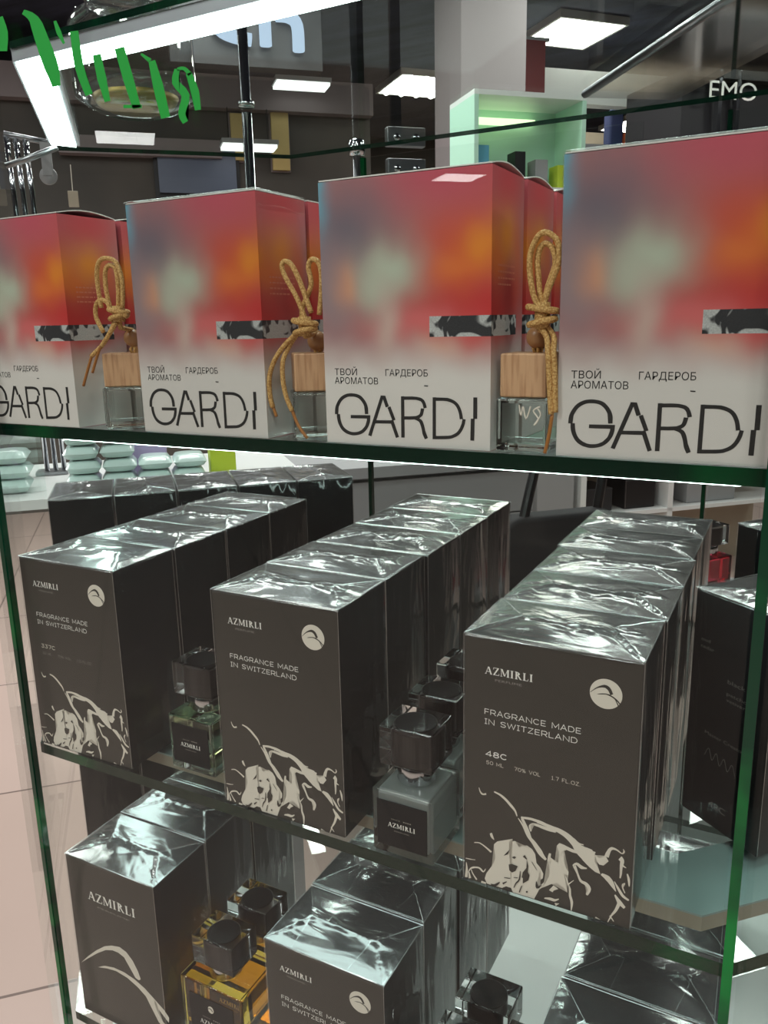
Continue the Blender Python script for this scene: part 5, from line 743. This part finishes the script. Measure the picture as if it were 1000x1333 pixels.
# ---------------------------------------------------------------- hanging car fresheners: glass cube, beech cap, bead, knotted cord
def freshener(label, cx, cy, yaw, cords, tips, knot, bead, scrawl, knot_r=0.0068):
    t = thing('car_freshener', label, 'car air freshener', (cx, cy, GZ), yaw, 'car fresheners with cords'); inv = Matrix.Rotation(-yaw, 4, 'Z') @ Matrix.Translation((-cx, -cy, -GZ)); s = 0.0133
    b = MB(); b.box((-s, -s, 0), (s, s, 0.0262)); b.build('glass_bottle', 'diffuser_glass', t, bevel=0.0016, seg=3)
    b = MB(); b.box((-s + 0.0028, -s + 0.0028, 0.0040), (s - 0.0028, s - 0.0028, 0.0236)); b.f = [f[::-1] for f in b.f]; b.build('inner_cavity', 'diffuser_glass', t)
    if scrawl:
        b = MB(); 
        for pts in ([(-0.001, 0.023), (0.000, 0.018), (0.0010, 0.0225), (0.0026, 0.0165), (0.0048, 0.0225)], [(0.0095, 0.0225), (0.0062, 0.0205), (0.0088, 0.0165), (0.0066, 0.0135), (0.0098, 0.0185), (0.0078, 0.0222)]):
            b.tube([(p.x, -s - 0.0003, p.y) for p in smooth_path([(x, z, 0) for x, z in pts], 4)], 0.0004, n=6)
        b.build('white_pen_mark', 'print_bone', t)
    c = 0.0118; b = MB(); b.box((-c, -c, 0.0264), (c, c, 0.0476)); b.build('wooden_cap', 'beech', t, bevel=0.0010, seg=3)
    b = MB(); bx = Vector((bead[0] * 1e-4, cy - 0.001, bead[1] * 1e-4)); bl = inv @ bx
    b.lathe([(0.0058 * math.sin(PI * i / 14), -0.0056 * math.cos(PI * i / 14)) for i in range(15)], tuple(bl), n=24); b.build('wooden_bead', 'bead_wood', t, smooth=True)
    b = MB()
    for k_ in range(5):
        a = 2 * PI * k_ / 5; b.tube([(bl.x + 0.0016 * math.cos(a), bl.y + 0.0016 * math.sin(a), 0.0477), (bl.x + 0.0026 * math.cos(a), bl.y + 0.0026 * math.sin(a), 0.0495), (bl.x, bl.y, bl.z - 0.004)], 0.0009, n=6)
    b.build('cord_stub', 'cord', t)
    b = MB()
    for i, pl in enumerate(cords):
        pts = [Vector((p[0] * 1e-4, 0.004 + 0.0022 * (i % 2), p[1] * 1e-4)) for p in pl]
        for j, p in enumerate(pts):
            if p.z < GZ + 0.05: p.y = min(p.y, cy - 0.0185)
            elif p.z < GZ + 0.062: p.y = min(p.y, cy - 0.012)
        b.tube([inv @ p for p in smooth_path(pts, 5)], 0.0014, n=10)
    (kx, ka), (_, kb) = knot
    for k_, kz in enumerate((ka, kb)):
        pts = [Vector((kx * 1e-4 + knot_r * (1 - 0.1 * k_) * math.cos(2 * PI * i / 20), 0.0055 + 0.0042 * math.sin(2 * PI * i / 20), kz * 1e-4 + (0.0013 if k_ else -0.0011) * math.cos(2 * PI * i / 20))) for i in range(20)]
        b.tube([inv @ p for p in pts], 0.00155, n=10, closed=True)
    b.tube([inv @ Vector((kx * 1e-4, 0.0055, ka * 1e-4 + 0.003)), inv @ Vector((kx * 1e-4, 0.0055, kb * 1e-4 - 0.003))], 0.0036, n=12)
    b.tube([inv @ Vector((kx * 1e-4, 0.0055, kb * 1e-4 - 0.002)), inv @ Vector((kx * 1e-4 - 0.001, 0.007, (kb * 1e-4 + bx.z) / 2)), inv @ Vector((bx.x, cy - 0.001, bx.z + 0.0048))], 0.0016, n=8)
    b.build('knotted_cord', 'cord', t, smooth=True)
    for pl in tips:
        pts = [inv @ Vector((p[0] * 1e-4, min(0.005, cy - 0.0182), max(p[1] * 1e-4, GZ + 0.0009))) for p in pl]
        b = MB(); b.tube(smooth_path(pts, 4), 0.0009, n=8); b.build('cord_tip', 'cord_tip', t, smooth=True)
D = ART_DATA
freshener('car freshener with a long looped cord, between the leftmost and second colourful cartons', -0.2065, 0.0215, 0.62, D['c1'][:5], D['c1'][5:], D['c1k'], D['beads'][0], False)
freshener('car freshener with a two-eared bow, left of the middle colourful carton', -0.0600, 0.0222, 0.66, D['c2'][:4], D['c2'][4:], D['c2k'], D['beads'][1], False)
freshener('car freshener with a straight-hanging cord and white pen mark, right of the middle colourful carton', 0.0700, 0.0188, 0.0, D['c3'][:4], D['c3'][4:], D['c3k'], D['beads'][2], True)

# ---------------------------------------------------------------- things further back, seen through the glass
def jar():
    t = thing('plastic_jar', 'clear screw-top jar with golden mesh in its bottom, on the top shelf', 'jar', (-0.405, 0.262, 0.5115)); R = 0.057
    b = MB(); b.lathe([(0.0, 0.0), (0.030, 0.0), (0.042, 0.004), (R - 0.002, 0.012), (R, 0.024), (R, 0.070), (R - 0.004, 0.080), (0.040, 0.088), (0.038, 0.092)], n=48); b.build('jar_body', 'clear_plastic', t, smooth=True)
    b = MB(); pr = [(0.038, 0.092)]
    for k in range(4): pr += [(0.038, 0.095 + 0.007 * k), (0.0405, 0.097 + 0.007 * k), (0.0405, 0.0985 + 0.007 * k), (0.038, 0.1005 + 0.007 * k)]
    b.lathe(pr + [(0.037, 0.122)], n=48); b.build('threaded_neck', 'clear_plastic', t, smooth=True)
    b = MB(); b.lathe([(0.0, 0.003), (0.028, 0.003), (0.036, 0.007), (0.040, 0.014), (0.0, 0.017)], n=32); b.build('mesh_filling', 'brass_mesh', t, smooth=True)
jar()
def hook_rack():
    base = st(0.9, -0.245, 0.5155); t = thing('hook_rack', 'chrome hook rack at the upper left', 'rack', st(0.9, -0.245, 0.0988)); I = Matrix.Translation(-Vector(st(0.9, -0.245, 0.0988)))
    b = MB(); b.tube([st(0.9, -0.270, 0.575), st(0.9, -0.205, 0.565)], 0.004, n=10); b.xform(I); b.build('rail', 'steel', t, smooth=True)
    for q in (-0.268, -0.256, -0.244):
        b = MB(); b.tube([st(0.9, q, 0.573), st(0.9, q + 0.002, 0.50), st(0.9, q + 0.003, 0.0990)], 0.0036, n=10); b.xform(I); b.build('rod', 'chrome', t, smooth=True)
        b = MB(); b.tube([st(0.89, q + 0.006, 0.565), st(0.87, q + 0.006, 0.555), st(0.865, q + 0.006, 0.54), st(0.875, q + 0.006, 0.528)], 0.002, n=8); b.xform(I); b.build('hook', 'chrome', t, smooth=True)
    b = MB(); b.lathe([(0.0, -0.004), (0.011, -0.004), (0.012, 0.0), (0.011, 0.004), (0.0, 0.004)], (0, 0, 0), axis='y', n=24); b.xform(I @ Matrix.Translation(st(0.9, -0.218, 0.522)) @ Matrix.Rotation(PI / 4, 4, 'Z')); b.build('round_clamp', 'grey_board', t, smooth=True)
    b = MB(); b.obox([st(0.895, -0.225, 0.522), st(0.895, -0.211, 0.522), st(0.903, -0.211, 0.522), st(0.903, -0.225, 0.522), st(0.895, -0.225, 0.566), st(0.895, -0.211, 0.566), st(0.903, -0.211, 0.566), st(0.903, -0.225, 0.566)]); b.xform(I); b.build('clamp_arm', 'grey_board', t)
    b = MB(); b.obox([st(0.88, -0.28, 0.0988), st(0.88, -0.235, 0.0988), st(0.92, -0.235, 0.0988), st(0.92, -0.28, 0.0988), st(0.88, -0.28, 0.103), st(0.88, -0.235, 0.103), st(0.92, -0.235, 0.103), st(0.92, -0.28, 0.103)]); b.xform(I); b.build('foot', 'steel', t)
hook_rack()
def hinge_block():
    base = st(0.62, 0.22, 0.26); t = thing('hinge_bracket', 'chrome hinge bracket on a stand behind the middle colourful carton', 'bracket', base)
    R = Matrix.Rotation(PI / 4, 4, 'Z')
    for z in (0.272, 0.236):
        b = MB(); b.box((-0.025, -0.006, z - 0.010), (0.025, 0.006, z + 0.012)); b.xform(R); pl = b.build('plate', 'steel', t, bevel=0.0015)
        for x in (-0.013, 0.012):
            b = MB(); b.lathe([(0, 0.0), (0.0045, 0.0), (0.0045, -0.002), (0.002, -0.003), (0, -0.003)], (x, -0.006, z), axis='y', n=16); b.xform(R); b.build('screw', 'chrome', pl, smooth=True)
    b = MB(); b.box((-0.018, -0.004, 0.0), (-0.006, 0.004, 0.228)); b.box((-0.03, -0.02, -0.003), (0.03, 0.02, 0.0)); b.xform(R); b.build('stand', 'steel', t)
hinge_block()
def standoff():
    t = thing('glass_standoff', 'small chrome standoff pin behind the middle colourful carton', 'standoff', st(0.6, 0.152, 0.30))
    b = MB(); b.lathe([(0, 0), (0.008, 0), (0.008, 0.003), (0.005, 0.005), (0.005, 0.205), (0, 0.205)], n=20); b.build('stem', 'steel', t, smooth=True)
    b = MB(); b.lathe([(0, 0.206), (0.009, 0.206), (0.010, 0.212), (0.010, 0.220), (0.008, 0.224), (0, 0.224)], n=20); b.build('cap', 'chrome', t, smooth=True)
standoff()
def price_tag(label, p, q, z, s):
    t = thing('hanging_tag', label, 'tag', st(p, q, z)); R = Matrix.Rotation(PI / 4, 4, 'Z')
    b = MB(); b.box((-0.007 * s, -0.001, -0.022 * s), (0.007 * s, 0.001, 0)); b.xform(R); b.build('card', 'beige_board', t, bevel=0.0008)
    b = MB(); b.tube([(0, 0, 0), (0.001, 0, 0.035 * s)], 0.0006, n=6); b.build('string', 'print_bone', t)
price_tag('beige tag hanging on a string above the leftmost colourful carton', 0.9, -0.188, 0.503, 1.0)
# clear glass shelf that crosses the upper right corner
b = MB(); A = Vector((-0.006, 0.39)); Bv = Vector((0.127, 0.219)); dd = (Bv - A).normalized(); nn = Vector((dd.y, -dd.x)) * -1
P1 = A + dd * 0.34; pl = [tuple(A), tuple(P1), tuple(P1 + nn * 0.085), tuple(A + nn * 0.085)]
b.prism(pl, -0.006, 0.0, 0, 1); o = b.build('glass_ledge', ['clear_plastic', 'clear_plastic']); o.location = (0, 0, 0.5045); tag(o, 'slanting clear ledge crossing the upper right corner', 'glass ledge')
b = MB(); b.tube([(A.x, A.y, 0), (P1.x, P1.y, 0)], 0.0035, n=10); r = b.build('bright_rim', 'steel', o, smooth=True); r.location = (0, 0, -0.003)
# pale foil pouches stacked beyond the angled row
def pouch_mesh():
    b = MB(); nx, ny = 10, 8; w, d, h = 0.0455, 0.06, 0.0192
    for sgn in (1, -1):
        g = len(b.v)
        for j in range(ny + 1):
            for i in range(nx + 1):
                u, v = i / nx, j / ny; k = (math.sin(PI * u) * math.sin(PI * v)) ** 0.16 if 0 < i < nx and 0 < j < ny else 0
                b.v.append((w * (u - 0.5), d * (v - 0.5), h / 2 + sgn * k * h / 2))
        for j in range(ny):
            for i in range(nx):
                f = (g + j * (nx + 1) + i, g + j * (nx + 1) + i + 1, g + (j + 1) * (nx + 1) + i + 1, g + (j + 1) * (nx + 1) + i); b.f.append(f if sgn > 0 else f[::-1]); b.m.append(0)
    return b
hall_thing('side_table', 'white table carrying the pale foil pouches', 'table', 0.84, -0.15, FZ, [('tabletop', 0.70, 1.0, -0.42, 0.10, 0.085, 0.098, 'white_board'), ('support', 0.80, 0.95, -0.05, 0.08, FZ, 0.085, 'grey_board')])
pm = None; CN = ['leftmost', 'second', 'third', 'fourth', 'fifth', 'sixth']; LV = ['bottom', 'second', 'third', 'top']
for ci, (q, n) in enumerate(((-0.345, 3), (-0.295, 3), (-0.205, 4), (-0.158, 4), (-0.111, 2), (-0.064, 2))):
    for k in range(n):
        if pm is None: o = pouch_mesh().build('foil_pouch', 'mint_foil', smooth=True); pm = o.data
        else: o = bpy.data.objects.new('foil_pouch', pm); COL.objects.link(o)
        o.location = st(0.77, q + 0.002 * (k % 2), 0.0985 + 0.0196 * k); o.rotation_euler = (0, 0, PI / 4)
        tag(o, f'{"topmost" if k == n - 1 else ["bottom", "second lowest", "third lowest"][k]} pale mint foil pouch in the {CN[ci]} stack', 'pouch', 'pale foil pouches')
def hall_card(label, p, q, z, w, d, h, m, cat='carton'):
    b = MB(); b.box((-w / 2, -d / 2, 0), (w / 2, d / 2, h)); o = b.build('small_carton', m, bevel=0.001); o.location = st(p, q, z); o.rotation_euler = (0, 0, PI / 4); tag(o, label, cat)
hall_card('lilac carton beside the pale foil pouches', 0.86, -0.13, 0.0985, 0.08, 0.05, 0.07, 'lilac_card')
hall_card('lime yellow carton behind the angled black row', 0.78, -0.015, 0.0985, 0.036, 0.04, 0.044, 'lime_card')
